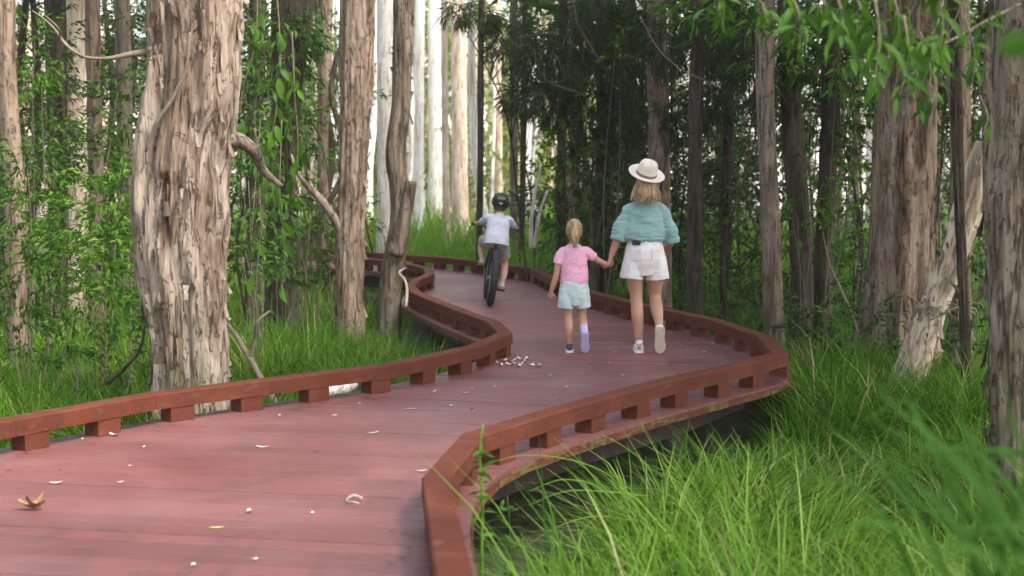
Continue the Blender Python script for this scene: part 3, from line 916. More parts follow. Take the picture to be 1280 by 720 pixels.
# ------------------------------------------------------------------ shrubs and climbing leaves
def shrub(label, blobs, mat, density=60, length=0.07, width=0.024, name='shrub', group=None, stems=2, zb=-0.25, kind='leaf', cat='shrub', clump=8, jitter=0.5):
    """blobs: (px, py, d, rx px, ry px)"""
    B = []
    for px, py, d, rx, ry in blobs:
        p = at(px, py, d=d); s = d / FPX
        B.append((p.x, p.y, p.z, rx * s, min(rx, ry) * s * 1.2, ry * s))
    c = np.mean([b[:3] for b in B], 0)
    bx, by = c[0], c[1]
    while in_poly(np.array([bx, bx - .3, bx + .3]), np.array([by] * 3), DECK_POLY).any(): bx += 0.25
    base = Vector((bx, by, GZ))
    t = thing(name, label, cat, base, group)
    mb = MB()
    L = [(b[0] - base.x, b[1] - base.y, b[2] - base.z, *b[3:]) for b in B]
    if kind == 'leaf': foliage(mb, L, density * 2.4, length, width, zb, clump, jitter)
    else:
        for b in L: needles(mb, b[:3], b[3:], int(density * (b[3] * b[5] + b[3] * b[4] + b[4] * b[5])), length, width)
    mb.build('foliage', mat, t)
    sb = MB()
    if name in ('understory_tree', 'needle_tree'):
        L2 = sorted(L, key=lambda b: -b[2]); tp = L2[0]
        ms = crom([(tp[0] * .3, tp[1] * .3, -.1), (tp[0] * .5 + rnd.uniform(-.2, .2), tp[1] * .5, tp[2] * .35), (tp[0] * .7 + rnd.uniform(-.25, .25), tp[1] * .7, tp[2] * .7), tp[:3]], 20)[:, :3]
        sb.tube(ms, np.linspace(.022, .006, 20), 6)
        for b in L2[1:]:
            i = int(np.clip(b[2] / max(tp[2], .1) * .7, .1, .9) * 19)
            sb.tube(crom([ms[i], (ms[i] + np.array(b[:3])) / 2 + [0, 0, .08], b[:3]], 10)[:, :3], np.linspace(.010, .003, 10), 5)
        L = []
    for b in L:
        for k in range(stems):
            e = np.array(b[:3]) + np.array([rnd.uniform(-.7, .7) * b[3], rnd.uniform(-.7, .7) * b[4], rnd.uniform(-.2, .9) * b[5]])
            f0 = 0.5 if density < 200 and name != 'needle_tree' else 0.0
            s = np.array([rnd.uniform(-.15, .15) + b[0] * f0, rnd.uniform(-.15, .15) + b[1] * f0, -0.1])
            if in_poly(np.array([s[0] + bx]), np.array([s[1] + by]), DECK_POLY)[0]: s[:2] = 0
            m = (s + e) / 2 + np.array([rnd.uniform(-.12, .12), rnd.uniform(-.1, .1), rnd.uniform(-.1, .15)])
            r = np.linspace(0.008, 0.003, 12)
            sb.tube(crom([s, m, e], 12)[:, :3], r, 5)
    tag(sb.build('stem', M['bark_dark'] if name in ('understory_tree', 'needle_tree') else M['twig'], t), kind='stuff')
    return t

shrub('bright leafy shrub filling the space left of the largest paperbark', [(120, 270, 13.0, 55, 45), (150, 330, 12.4, 40, 45), (95, 320, 12.8, 55, 40), (130, 390, 12.2, 45, 30), (150, 250, 13, 30, 40)], M['leaf_bright'], 84, 0.085, 0.028)
shrub('bushy green shrub against the left border below the reddish-brown trunk', [(40, 215, 14.2, 50, 35), (25, 270, 13.8, 45, 45), (40, 340, 13.2, 45, 45), (20, 400, 12.6, 40, 35)], M['leaf_mid'], 84, 0.08, 0.026)
shrub('low tangled green shrub behind the left kerb rail below the bright leafy shrub', [(80, 420, 11.8, 50, 35), (150, 440, 11.5, 38, 35), (30, 450, 11.4, 40, 26)], M['leaf_mid'], 70, 0.07, 0.02)
shrub('leafy spray high at the left border beside the reddish-brown trunk', [(40, 60, 16.5, 26, 55), (45, 110, 16.5, 20, 30)], M['leaf_bright'], 60, 0.085, 0.028)
shrub('deep green leaves wrapping the dark trunk near the left border', [(72, 60, 17.8, 20, 60), (70, 150, 17.8, 18, 60)], M['leaf_dark'], 80, 0.08, 0.03, 'climbing_plant', None, 2, -0.5, cat='climber')
shrub('hazy green foliage between the left trunks, well behind the shrubs', [(140, 120, 24, 34, 90), (110, 30, 24, 50, 40), (170, 220, 24, 30, 60), (30, 160, 26, 40, 50)], M['leaf_mid'], 44, 0.10, 0.035)
shrub('green climber trailing down the dark vine-hung trunk', [(352, 60, 16.6, 26, 60), (345, 170, 16.6, 24, 60), (348, 250, 16.5, 20, 50), (376, 50, 16.7, 14, 40), (352, 320, 16.5, 14, 30)], M['leaf_mid'], 80, 0.11, 0.042, 'climbing_plant', None, 3, -0.7, cat='climber', clump=6)
shrub('bushy sapling right of the largest paperbark, below its broken branch', [(315, 250, 14.5, 26, 50), (325, 320, 14.5, 24, 30), (300, 330, 14, 20, 40), (310, 150, 15, 22, 60)], M['leaf_mid'], 80, 0.085, 0.028)
shrub('low green bush hiding the far kerb rail between the vine-hung trunk and the tan paperbark', [(395, 300, 18.5, 22, 26), (408, 270, 18.8, 14, 22), (380, 330, 18.2, 22, 20), (412, 325, 18.5, 14, 20)], M['leaf_mid'], 90, 0.08, 0.028)
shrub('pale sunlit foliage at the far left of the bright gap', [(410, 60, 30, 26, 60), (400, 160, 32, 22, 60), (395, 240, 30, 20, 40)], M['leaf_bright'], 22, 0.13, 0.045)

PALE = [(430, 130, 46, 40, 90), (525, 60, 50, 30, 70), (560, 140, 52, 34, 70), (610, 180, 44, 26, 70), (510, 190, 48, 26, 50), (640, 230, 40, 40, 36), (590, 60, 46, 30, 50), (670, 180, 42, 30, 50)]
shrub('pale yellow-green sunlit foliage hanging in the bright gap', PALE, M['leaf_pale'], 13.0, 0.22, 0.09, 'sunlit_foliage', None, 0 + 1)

OAK = [
    ('drooping dark needle foliage at the top, right of the thin dark pole', [(640, 50, 20.5, 34, 40), (600, 20, 20.5, 24, 22), (668, 70, 20, 26, 40), (570, 15, 21, 20, 16)]),
    ('dark needle foliage hanging above the girl in pink', [(690, 120, 19.5, 40, 34), (650, 120, 20, 26, 22), (715, 60, 19, 40, 50), (740, 20, 19, 40, 30)]),
    ('dark needle foliage behind the straw hat', [(790, 60, 19, 44, 60), (780, 150, 19.5, 34, 50), (836, 40, 18, 30, 50), (845, 140, 18.5, 30, 40)]),
    ('needle foliage high to the right of the woman in the hat', [(900, 40, 17, 44, 50), (890, 120, 17.5, 30, 40), (945, 90, 16, 36, 50), (930, 20, 15.5, 40, 30)]),
]
for lb, bl in OAK:
    shrub(lb, bl, M['needle'], 230, 0.24, 0.010, 'needle_tree', 'drooping needle trees over the path', 3, kind='needle', cat='tree')
shrub('leafy dark column of climber between the girl and the woman', [(742, 130, 19.6, 24, 50), (750, 210, 19.5, 30, 50), (760, 270, 19.4, 34, 40), (735, 180, 19.3, 16, 30)], M['leaf_dark'], 70, 0.10, 0.04, 'climbing_plant', None, 2, -0.6, cat='climber')
shrub('fresh green leaves catching light above the girl in pink', [(706, 200, 19.2, 14, 40), (712, 160, 19.2, 12, 20), (770, 70, 18.5, 16, 18)], M['leaf_bright'], 50, 0.09, 0.036)
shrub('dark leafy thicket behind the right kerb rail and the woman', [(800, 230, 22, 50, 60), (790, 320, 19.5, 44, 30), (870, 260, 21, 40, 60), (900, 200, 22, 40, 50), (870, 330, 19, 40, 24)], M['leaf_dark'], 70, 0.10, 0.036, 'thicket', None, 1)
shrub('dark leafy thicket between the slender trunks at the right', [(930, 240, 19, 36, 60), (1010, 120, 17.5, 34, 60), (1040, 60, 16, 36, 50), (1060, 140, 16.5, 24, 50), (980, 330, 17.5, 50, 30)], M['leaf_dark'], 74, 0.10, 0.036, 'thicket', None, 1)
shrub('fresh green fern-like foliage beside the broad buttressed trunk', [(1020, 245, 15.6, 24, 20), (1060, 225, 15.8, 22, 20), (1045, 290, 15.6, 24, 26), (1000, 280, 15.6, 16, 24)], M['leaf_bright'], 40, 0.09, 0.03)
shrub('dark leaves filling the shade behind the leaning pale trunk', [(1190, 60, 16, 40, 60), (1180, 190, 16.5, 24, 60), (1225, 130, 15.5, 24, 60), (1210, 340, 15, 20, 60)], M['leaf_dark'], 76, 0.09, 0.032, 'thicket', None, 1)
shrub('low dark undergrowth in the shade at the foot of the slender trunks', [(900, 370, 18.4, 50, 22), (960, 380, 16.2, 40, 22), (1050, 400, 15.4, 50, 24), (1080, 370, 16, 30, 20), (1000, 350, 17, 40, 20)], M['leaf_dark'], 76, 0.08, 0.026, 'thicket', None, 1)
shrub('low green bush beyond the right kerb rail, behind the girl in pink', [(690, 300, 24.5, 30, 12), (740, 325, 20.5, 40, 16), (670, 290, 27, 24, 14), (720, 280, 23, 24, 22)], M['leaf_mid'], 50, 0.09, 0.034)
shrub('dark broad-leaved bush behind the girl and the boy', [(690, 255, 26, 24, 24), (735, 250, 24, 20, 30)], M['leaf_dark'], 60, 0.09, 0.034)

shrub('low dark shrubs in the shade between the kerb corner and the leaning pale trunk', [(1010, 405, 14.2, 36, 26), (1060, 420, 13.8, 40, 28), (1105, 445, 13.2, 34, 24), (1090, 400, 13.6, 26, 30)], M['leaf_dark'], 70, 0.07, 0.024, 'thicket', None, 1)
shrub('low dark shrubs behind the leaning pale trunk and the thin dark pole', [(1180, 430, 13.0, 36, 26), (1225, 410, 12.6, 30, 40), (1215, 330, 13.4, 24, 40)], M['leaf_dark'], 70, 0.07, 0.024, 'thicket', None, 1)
shrub('deep green bush standing behind the leaf-wrapped dark trunk at the left', [(60, 180, 17, 40, 50), (120, 200, 17.2, 36, 44), (150, 130, 17.5, 30, 50), (25, 130, 17, 30, 50)], M['leaf_mid'], 70, 0.085, 0.03)
# loose understorey trees between and behind the trunks, thinning the view into the wood
def understory(n, x0, x1, d0, d1, label, group, mat, dens, L, y0=40, y1=320):
    for k in range(n):
        d = rnd.uniform(d0, d1); px = x0 + (x1 - x0) * (k + rnd.random()) / n
        bl = []
        for j in range(4):
            py = rnd.uniform(y0, y1)
            bl.append((px + rnd.uniform(-30, 30), py, d + rnd.uniform(-.6, .6), rnd.uniform(14, 30), rnd.uniform(16, 40)))
        shrub(label, bl, mat, dens, L, L * 0.33, 'understory_tree', group, 1, cat='tree')
understory(40, 670, 1300, 18, 32, 'loose leafy understorey tree between the dim trunks at the right', 'understorey trees in the right woodland', M['leaf_dark'], 24, 0.11, 0, 330)
understory(20, 680, 1300, 17.5, 29, 'fresh green understorey tree among the dim trunks at the right', 'fresh green understorey trees in the right woodland', M['leaf_mid'], 22, 0.11, 0, 330)
understory(14, 760, 1300, 28, 44, 'olive understorey tree far back in the dim right wood', 'far understorey trees in the right woodland', M['leaf_mid'], 12, 0.17, 0, 300)
understory(22, -40, 425, 18, 32, 'loose leafy understorey tree between the trunks at the left', 'understorey trees in the left woodland', M['leaf_mid'], 22, 0.11, 0, 310)
understory(14, -40, 400, 17, 28, 'deep green understorey tree in the shade between the left trunks', 'deep green understorey trees in the left woodland', M['leaf_dark'], 26, 0.11, -10, 190)
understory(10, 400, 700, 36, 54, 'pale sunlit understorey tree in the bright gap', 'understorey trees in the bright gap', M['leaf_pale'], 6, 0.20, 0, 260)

# branch of the right border tree hanging into the picture, out of focus: each leaf a part
def leaf_data(name, mat, L, w, n=5, curve=0.25):
    P = []
    f = []
    for i in range(n):
        u = i / (n - 1)
        ww = w * (math.sin(math.pi * min(u * 0.92 + 0.06, 1)) ** 0.8) / 2
        z = -curve * L * u * u
        P += [(-ww, L * u, z + ww * .35), (0, L * u, z), (ww, L * u, z + ww * .35)]
    for i in range(n - 1):
        for j in range(2): f.append((i * 3 + j, i * 3 + j + 1, i * 3 + j + 4, i * 3 + j + 3))
    return MB().add(P, f).mesh(name, mat)

LEAF_B = [leaf_data('leaf', M['leaf_mid'], 0.085, 0.026), leaf_data('leaf', M['leaf_mid'], 0.075, 0.022, 5, 0.35), leaf_data('leaf', M['leaf_mid'], 0.095, 0.026), leaf_data('leaf', M['leaf_bright'], 0.07, 0.024, 5, 0.5)]
def add_leaf(t, data, loc, dirv, s, roll=None):
    o = link('leaf', data, t)
    o.location = loc
    q = Vector(dirv).to_track_quat('Y', 'Z')
    o.rotation_mode = 'QUATERNION'
    from mathutils import Quaternion
    o.rotation_quaternion = q @ Quaternion((0, 1, 0), rnd.uniform(-1.0, 1.0) if roll is None else roll)
    o.scale = (s, s, s)
    return o

def spray(t, pts, n, sc=1.0, datas=LEAF_B, r0=0.012, drop=-0.5, mat=None):
    P = crom(pts, 40)[:, :3]
    MB().tube(P, np.linspace(r0, r0 * .25, 40), 6).build('twig', mat or M['twig'], t)
    for k in range(n):
        i = rnd.randrange(8, 40)
        d = Vector((rnd.uniform(-1, 1), rnd.uniform(-1, 1), rnd.uniform(-1, .5) + drop)).normalized()
        add_leaf(t, rnd.choice(datas), P[i] + np.array([rnd.uniform(-.03, .03) for _ in range(3)]), d, sc * rnd.uniform(.7, 1.3))

spray(tr, [rel(tr, 1275, 5, 7.9), rel(tr, 1230, 28, 7.2), rel(tr, 1185, 52, 6.8), rel(tr, 1140, 68, 6.5), rel(tr, 1090, 74, 6.3), rel(tr, 1060, 76, 6.2)], 40, 1.0, mat=M['bark_grey'], r0=0.013)
for (x0, y0, x1, y1, d, n) in [(1180, -20, 1150, 70, 6.4, 26), (1110, -20, 1120, 60, 6.2, 26), (1060, -20, 1075, 40, 6.0, 20), (1010, -20, 1035, 25, 6.0, 14), (1150, 40, 1160, 130, 6.6, 22), (1205, 20, 1215, 110, 7, 14), (930, -15, 960, 25, 6.2, 12), (1225, 120, 1228, 170, 7.4, 7), (980, -20, 1000, 50, 5.4, 16), (1090, -20, 1092, 110, 5.2, 20), (1130, 20, 1125, 120, 5.5, 18), (880, -20, 900, 20, 5.6, 10), (1165, -20, 1175, 60, 5.2, 18), (1040, -20, 1050, 60, 5.3, 14)]:
    spray(tr, [rel(tr, x0, y0, d), rel(tr, (x0 + x1) / 2 + 8, (y0 + y1) / 2, d - .05), rel(tr, x1, y1, d - .1)], n, 1.1, r0=0.006)
mb = MB()
hang = []
for px, py, d, rx, ry in [(890, 10, 9.5, 50, 26), (950, 30, 9.2, 46, 30), (1010, 20, 8.8, 50, 36), (1070, 50, 8.6, 44, 40), (1130, 20, 8.6, 50, 40), (1040, 90, 8.9, 30, 26), (1165, 90, 8.4, 30, 40), (1100, 110, 8.8, 26, 22), (960, 80, 9.4, 26, 22)]:
    p = at(px, py, d=d) - tr.location; q = d / FPX
    hang.append((p.x, p.y, p.z, rx * q, rx * q, ry * q))
foliage(mb, hang, 150, 0.075, 0.020, -0.5, 7)
mb.build('foliage', M['leaf_mid'], tr)
for h in hang: limb(tr, [(h[0] + .5, h[1] - .2, 4.6), (h[0] + .2, h[1], h[2] + .5), h[:3]], [0.012, 0.008, 0.004], M['twig'], 'branch', 5, 14)
tw = thing('leafy_twig', 'blurred dark teal leaf on a twig poking in at the right border near the top', 'twig', at(1300, 40, d=2.2))
MB().tube(crom([rel(tw, 1345, 20, 2.2), rel(tw, 1310, 40, 2.2), rel(tw, 1290, 50, 2.2)], 12)[:, :3], 0.004, 6).build('stem', M['twig'], tw)
add_leaf(tw, leaf_data('leaf', M['strap'], 0.052, 0.042, 6, 0.1), rel(tw, 1292, 50, 2.2), (-1, 0.05, -0.25), 1.0, 1.4)

# vine beside the largest paperbark: separate bright leaves on thin stems
vn = thing('leafy_vine', 'vine with large bright leaves hanging just right of the largest paperbark', 'climber', at(322, 420, d=11.6))
BIG = [leaf_data('leaf', M['leaf_bright'], 0.13, 0.055), leaf_data('leaf', M['leaf_bright'], 0.11, 0.05, 5, 0.45), leaf_data('leaf', M['leaf_mid'], 0.12, 0.055, 5, 0.4)]
for (pts, n) in [([(322, -20), (318, 60), (304, 110), (300, 150)], 12), ([(345, -20), (350, 60), (345, 140), (335, 200), (345, 260)], 34), ([(365, 40), (368, 110), (372, 190), (365, 250)], 22), ([(352, 150), (350, 250), (356, 330), (350, 380)], 16), ([(318, 160), (330, 230), (322, 330), (316, 420)], 6)]:
    spray(vn, [rel(vn, x, y, 11.7) for x, y in pts], n, 1.0, BIG, 0.007, -0.9)

# dead branches in the grass
def dead_branch(label, paths, mat, name='fallen_branch'):
    b = paths[0][0][0]
    p0 = at(b[0], b[1], d=b[2])
    t = thing(name, label, 'branch', p0)
    for pts, rad in paths:
        limb(t, [tuple(at(x, y, d=d) - p0) for x, y, d in pts], rad, mat, 'stick', 8, 20, 0.008)
    return t
dead_branch('bent dead branch leaning in the grass right of the largest paperbark', [([(352, 520, 10.8), (335, 487, 11.2), (312, 448, 11.5), (296, 420, 11.8), (284, 404, 12)], [0.03, 0.028, 0.022, 0.014]), ([(312, 448, 11.5), (319, 425, 11.5), (322, 402, 11.4), (338, 388, 11.5)], [0.018, 0.014, 0.008])], M['twig'])
dead_branch('dark arched stick low in the grass left of the largest paperbark', [([(132, 480, 11.2), (155, 462, 11.1), (172, 440, 11), (180, 412, 11), (176, 380, 11)], [0.018, 0.016, 0.012, 0.008])], M['bark_dark'])
dead_branch('bleached forked twig standing between the slender trunks at the right', [([(1076, 430, 14), (1064, 390, 14), (1050, 360, 14.1), (1040, 340, 14.2), (1028, 290, 14.3)], [0.014, 0.012, 0.009, 0.005]), ([(1076, 430, 14), (1088, 402, 13.8), (1110, 394, 13.6), (1140, 392, 13.5)], [0.008, 0.006, 0.004])], M['twig'])
dead_branch('thin bare branch reaching across the dim trunks right of the woman', [([(800, 20, 16.8), (822, 60, 16.6), (850, 86, 16.4), (880, 100, 16.3), (905, 112, 16.2), (940, 132, 16.2)], [0.004, 0.007, 0.007, 0.006, 0.004])], M['twig'], 'bare_branch')
dead_branch('bare diagonal limb in the dark foliage above the girl in pink', [([(712, -10, 18.4), (722, 30, 18.4), (740, 62, 18.4), (760, 90, 18.4)], [0.014, 0.018, 0.02, 0.016]), ([(735, 120, 18.5), (705, 110, 18.5), (680, 100, 18.6)], [0.02, 0.016, 0.008])], M['bark_dark'], 'bare_branch')
dead_branch('pale forked stem standing behind the girl and the boy', [([(664, 310, 22), (665, 270, 22), (669, 240, 22), (676, 205, 22)], [0.035, 0.03, 0.025, 0.015]), ([(668, 310, 22), (674, 270, 22), (684, 238, 22)], [0.03, 0.025, 0.015])], M['bark_white'], 'forked_stem')
dead_branch('short white fallen log seen through the left kerb rail', [([(396, 493, 10.9), (418, 488, 11.0), (440, 482, 11.2)], [0.06, 0.07, 0.06])], M['bark_white'], 'fallen_log')

# ------------------------------------------------------------------ grass
def blades(mb, P, L, w, az, lean, droop):
    n = len(P)
    t = np.array([0.0, 0.38, 0.72, 1.0]); wt = np.array([1.0, 0.85, 0.55, 0.06])
    dx = np.stack([np.cos(az), np.sin(az), np.zeros(n)], 1)
    sd = np.stack([-np.sin(az), np.cos(az), np.zeros(n)], 1)
    tw = rng.uniform(-0.9, 0.9, n)
    sd = sd * np.cos(tw)[:, None] + dx * np.sin(tw)[:, None]
    V = np.zeros((n, 4, 2, 3))
    for i in range(4):
        h = L * (np.sin(lean) * t[i] + droop * t[i] ** 2)
        z = L * (np.cos(lean) * t[i] - 0.75 * droop * t[i] ** 2.4)
        c = P + dx * h[:, None]; c[:, 2] = P[:, 2] + z
        V[:, i, 0] = c - sd * (w * wt[i] / 2)[:, None]
        V[:, i, 1] = c + sd * (w * wt[i] / 2)[:, None]
    b = np.arange(n)[:, None] * 8
    f = np.concatenate([b + np.array([[2 * i, 2 * i + 1, 2 * i + 3, 2 * i + 2]]) for i in range(3)])
    mb.add(V.reshape(-1, 3), f)

def in_view(x, y, m=1.2):
    return (np.abs(x) < np.maximum(y, 0) * 0.375 + m)

def grass(label, region, n_t, per, L0, w0, mat, spread=0.09, keep=None, clear=0.10, dr=(0.15, 0.55), name='grass'):
    x0, x1, y0, y1 = region
    x = rng.uniform(x0, x1, n_t); y = rng.uniform(y0, y1, n_t)
    k = in_view(x, y)
    if keep is not None: k &= keep(x, y)
    x, y = x[k], y[k]
    k = ~in_poly(x, y, DECK_POLY)
    x, y = x[k], y[k]
    k = deck_dist(x, y) > clear
    x, y = x[k], y[k]
    n = len(x)
    # patches of taller and shorter growth
    ph = 0.75 + 0.45 * vnoise(np.stack([x * 0.9, y * 0.9, 0 * x], 1), 71)
    tx = np.repeat(x, per); ty = np.repeat(y, per)
    a = rng.uniform(0, 2 * math.pi, n * per); rr = spread * np.sqrt(rng.random(n * per))
    P = np.stack([tx + rr * np.cos(a), ty + rr * np.sin(a), np.full(n * per, GZ - 0.02)], 1)
    az = a + rng.normal(0, 0.5, n * per)
    L = L0 * np.repeat(ph * rng.uniform(0.7, 1.2, n), per) * rng.uniform(0.5, 1.25, n * per)
    lean = np.abs(rng.normal(0.18, 0.22, n * per))
    droop = rng.uniform(dr[0], dr[1], n * per)
    mb = MB(); blades(mb, P, L, w0 * rng.uniform(0.6, 1.3, n * per), az, lean, droop)
    o = mb.build(name, mat)
    return tag(o, label, None, None, 'stuff')

def right_of_deck(x, y):
    e = EDGE_R[::5]
    return x > np.interp(y, np.maximum.accumulate(e[:, 1]), e[:, 0])
def left_of_deck(x, y):
    e = EDGE_L[::5]
    return x < np.interp(y, np.maximum.accumulate(e[:, 1]), e[:, 0])

# nearest the walk at the right: long arching tussock grass
grass('long bright arching tussock grass in front of the boardwalk at the right', (-0.2, 4.8, 3.2, 9.5), 820, 44, 0.92, 0.0145, M['grass_lit'], 0.075, lambda x, y: right_of_deck(x, y) & ~((x < 0.12 + (y - 5.5) * 0.22) & (rng.random(len(x)) < 0.5)), 0.30, (0.2, 0.7))
grass('green tussock grass in the middle distance right of the boardwalk', (0.5, 6.5, 9.0, 15.0), 1700, 36, 0.74, 0.014, M['grass'], 0.09, right_of_deck, 0.22, (0.2, 0.65))
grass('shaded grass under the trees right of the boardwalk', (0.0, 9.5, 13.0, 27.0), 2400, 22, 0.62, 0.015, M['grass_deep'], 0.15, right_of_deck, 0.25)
grass('lush green grass left of the boardwalk around the paperbarks', (-5.2, 0.2, 8.0, 17.0), 2500, 36, 0.70, 0.011, M['grass'], 0.12, left_of_deck, 0.25)
grass('green grass among the left trees', (-11, -0.6, 14.0, 28.0), 2200, 18, 0.62, 0.016, M['grass'], 0.16, left_of_deck, 0.25)
grass('tall bright reeds beyond the far bend of the boardwalk', (-9, 5.0, 22.5, 46.0), 2600, 10, 1.45, 0.040, M['reed'], 0.25, None, 0.5, (0.1, 0.35), 'reeds')
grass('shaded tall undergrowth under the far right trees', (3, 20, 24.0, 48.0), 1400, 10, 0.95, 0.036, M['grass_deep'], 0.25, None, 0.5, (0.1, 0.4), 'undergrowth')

# long single blades arching over the gap beside the near bend
tu = thing('grass_tussock', 'pale long blades arching over the dark gap beside the near bend of the kerb', 'grass tussock', at(800, 640, z=GZ + 0.1))
bl = MB()
for (pts) in [[(800, 640), (760, 590), (700, 565), (640, 560), (608, 568)], [(810, 620), (760, 610), (700, 605), (660, 617)], [(780, 640), (740, 600), (700, 590), (660, 600)], [(760, 620), (735, 585), (710, 555), (690, 535)],
              [(830, 620), (800, 570), (770, 545), (745, 530)], [(790, 650), (740, 640), (690, 650), (655, 668)], [(840, 600), (815, 550), (800, 525), (790, 512)], [(735, 640), (730, 600), (722, 560), (716, 545)]]:
    d = 7.1
    P = crom([rel(tu, x, y, d + 0.0) for x, y in pts], 16)[:, :3]
    P = P + np.linspace(0, 1, 16)[:, None] * np.array([0, -0.25, 0])
    w = np.linspace(0.006, 0.0015, 16)
    a = np.concatenate([P - np.array([0, 0, 1]) * w[:, None] / 2 - np.array([0, w.max() / 2, 0]), P + np.array([0, 0, 1]) * w[:, None] / 2])
    MB().add(a, [(i, i + 1, 16 + i + 1, 16 + i) for i in range(15)]).build('blade', M['reed'], tu)

# slim sapling at the bend of the right rail
sp = thing('sapling', 'slim yellow-green sapling in front of the near bend of the right kerb rail', 'sapling', at(602, 800, d=6.15))
MB().tube(crom([rel(sp, 604, 800, 6.15), rel(sp, 602, 700, 6.15), rel(sp, 603, 620, 6.15), rel(sp, 600, 560, 6.15), rel(sp, 604, 530, 6.15)], 20)[:, :3], np.linspace(0.012, 0.004, 20), 6).build('stem', M['reed'], sp)
for k in range(26):
    y = rnd.choice((rnd.uniform(560, 600), rnd.uniform(590, 700)))
    add_leaf(sp, rnd.choice(LEAF_B), Vector(rel(sp, 602 + rnd.uniform(-3, 3), y, 6.15)), (rnd.uniform(-1, 1), rnd.uniform(-.7, .7), rnd.uniform(-.2, .8)), rnd.uniform(.6, 1.0))
sp2 = thing('sapling', 'small dim sapling in the dark gap just right of the near kerb bend', 'sapling', at(640, 760, d=6.9))
MB().tube(crom([rel(sp2, 640, 760, 6.9), rel(sp2, 638, 690, 6.9), rel(sp2, 636, 640, 6.9), rel(sp2, 634, 620, 6.9)], 16)[:, :3], np.linspace(0.008, 0.003, 16), 6).build('stem', M['leaf_mid'], sp2)
for k in range(30):
    add_leaf(sp2, LEAF_B[1], Vector(rel(sp2, 637 + rnd.uniform(-12, 12), rnd.uniform(625, 720), 6.9 + rnd.uniform(-.05, .05))), (rnd.uniform(-1, 1), rnd.uniform(-.7, .7), rnd.uniform(-.2, .8)), rnd.uniform(.5, .9))

# blurred strap-leaved plant close to the camera
st = thing('strap_leaf_plant', 'out-of-focus plant with long strap leaves at the bottom right, closest to the viewer', 'plant', (1.5, 2.75, GZ))
def strap(pts, w, d):
    P = crom([tuple(at(x, y, d=dd) - st.location) for x, y, dd in pts], 18)[:, :3]
    T, A, B = frames(P)
    ww = w * np.clip(np.sin(np.linspace(0.35, math.pi * 0.985, 18)), 0.03, 1) / 2
    s = np.cross(T, np.array([0, -0.75, 0.65])); s /= np.linalg.norm(s, axis=1)[:, None]
    nn = np.cross(s, T)
    a = P - s * ww[:, None] + nn * ww[:, None] * .3; b = P + s * ww[:, None] + nn * ww[:, None] * .3
    v = np.concatenate([a, P, b])
    f = [(i, i + 1, 18 + i + 1, 18 + i) for i in range(17)] + [(18 + i, 18 + i + 1, 36 + i + 1, 36 + i) for i in range(17)]
    MB().add(v, f).build('leaf', M['strap'], st)
for pts in [
    [(1210, 820, 2.9), (1170, 690, 2.8), (1120, 610, 2.8), (1070, 560, 2.8), (1028, 528, 2.8)],
    [(1260, 800, 2.8), (1215, 690, 2.7), (1180, 640, 2.7), (1140, 600, 2.7), (1100, 555, 2.7)],
    [(1330, 800, 2.7), (1290, 700, 2.7), (1255, 640, 2.6), (1225, 570, 2.6), (1190, 500, 2.6)],
    [(1250, 820, 2.8), (1180, 720, 2.6), (1120, 660, 2.5), (1060, 660, 2.4), (990, 690, 2.4)],
    [(1300, 800, 2.7), (1240, 640, 2.6), (1180, 560, 2.6), (1120, 510, 2.6), (1075, 450, 2.6)],
    [(1340, 790, 2.7), (1310, 680, 2.6), (1290, 600, 2.5), (1240, 560, 2.5), (1190, 590, 2.5)],
    [(1300, 800, 2.5), (1240, 700, 2.4), (1180, 690, 2.3), (1130, 720, 2.3)],
    [(1360, 790, 2.6), (1330, 700, 2.5), (1290, 660, 2.4), (1230, 660, 2.4), (1180, 700, 2.4)],
    [(1360, 760, 2.8), (1310, 620, 2.8), (1270, 540, 2.8), (1255, 470, 2.8)],
    [(1290, 830, 2.4), (1270, 740, 2.3), (1240, 690, 2.3), (1225, 640, 2.3)],
    [(1370, 760, 2.6), (1320, 700, 2.4), (1270, 700, 2.3), (1220, 730, 2.3)],
    [(1180, 830, 2.9), (1140, 720, 2.9), (1100, 640, 2.9), (1050, 600, 3.0), (990, 600, 3.0)],
    [(1240, 830, 2.9), (1200, 640, 2.9), (1150, 530, 2.9), (1130, 500, 3.0), (1060, 540, 3.0)]] + [
    [(1300 + rnd.uniform(-60, 60), 830, 2.9), (1270 + rnd.uniform(-70, 50), 690, 2.8), (1230 + rnd.uniform(-90, 60), rnd.uniform(560, 650), 2.8), (1170 + rnd.uniform(-110, 110), rnd.uniform(500, 640), 2.8)] for _ in range(14)]:
    strap(pts, 0.015, 0)

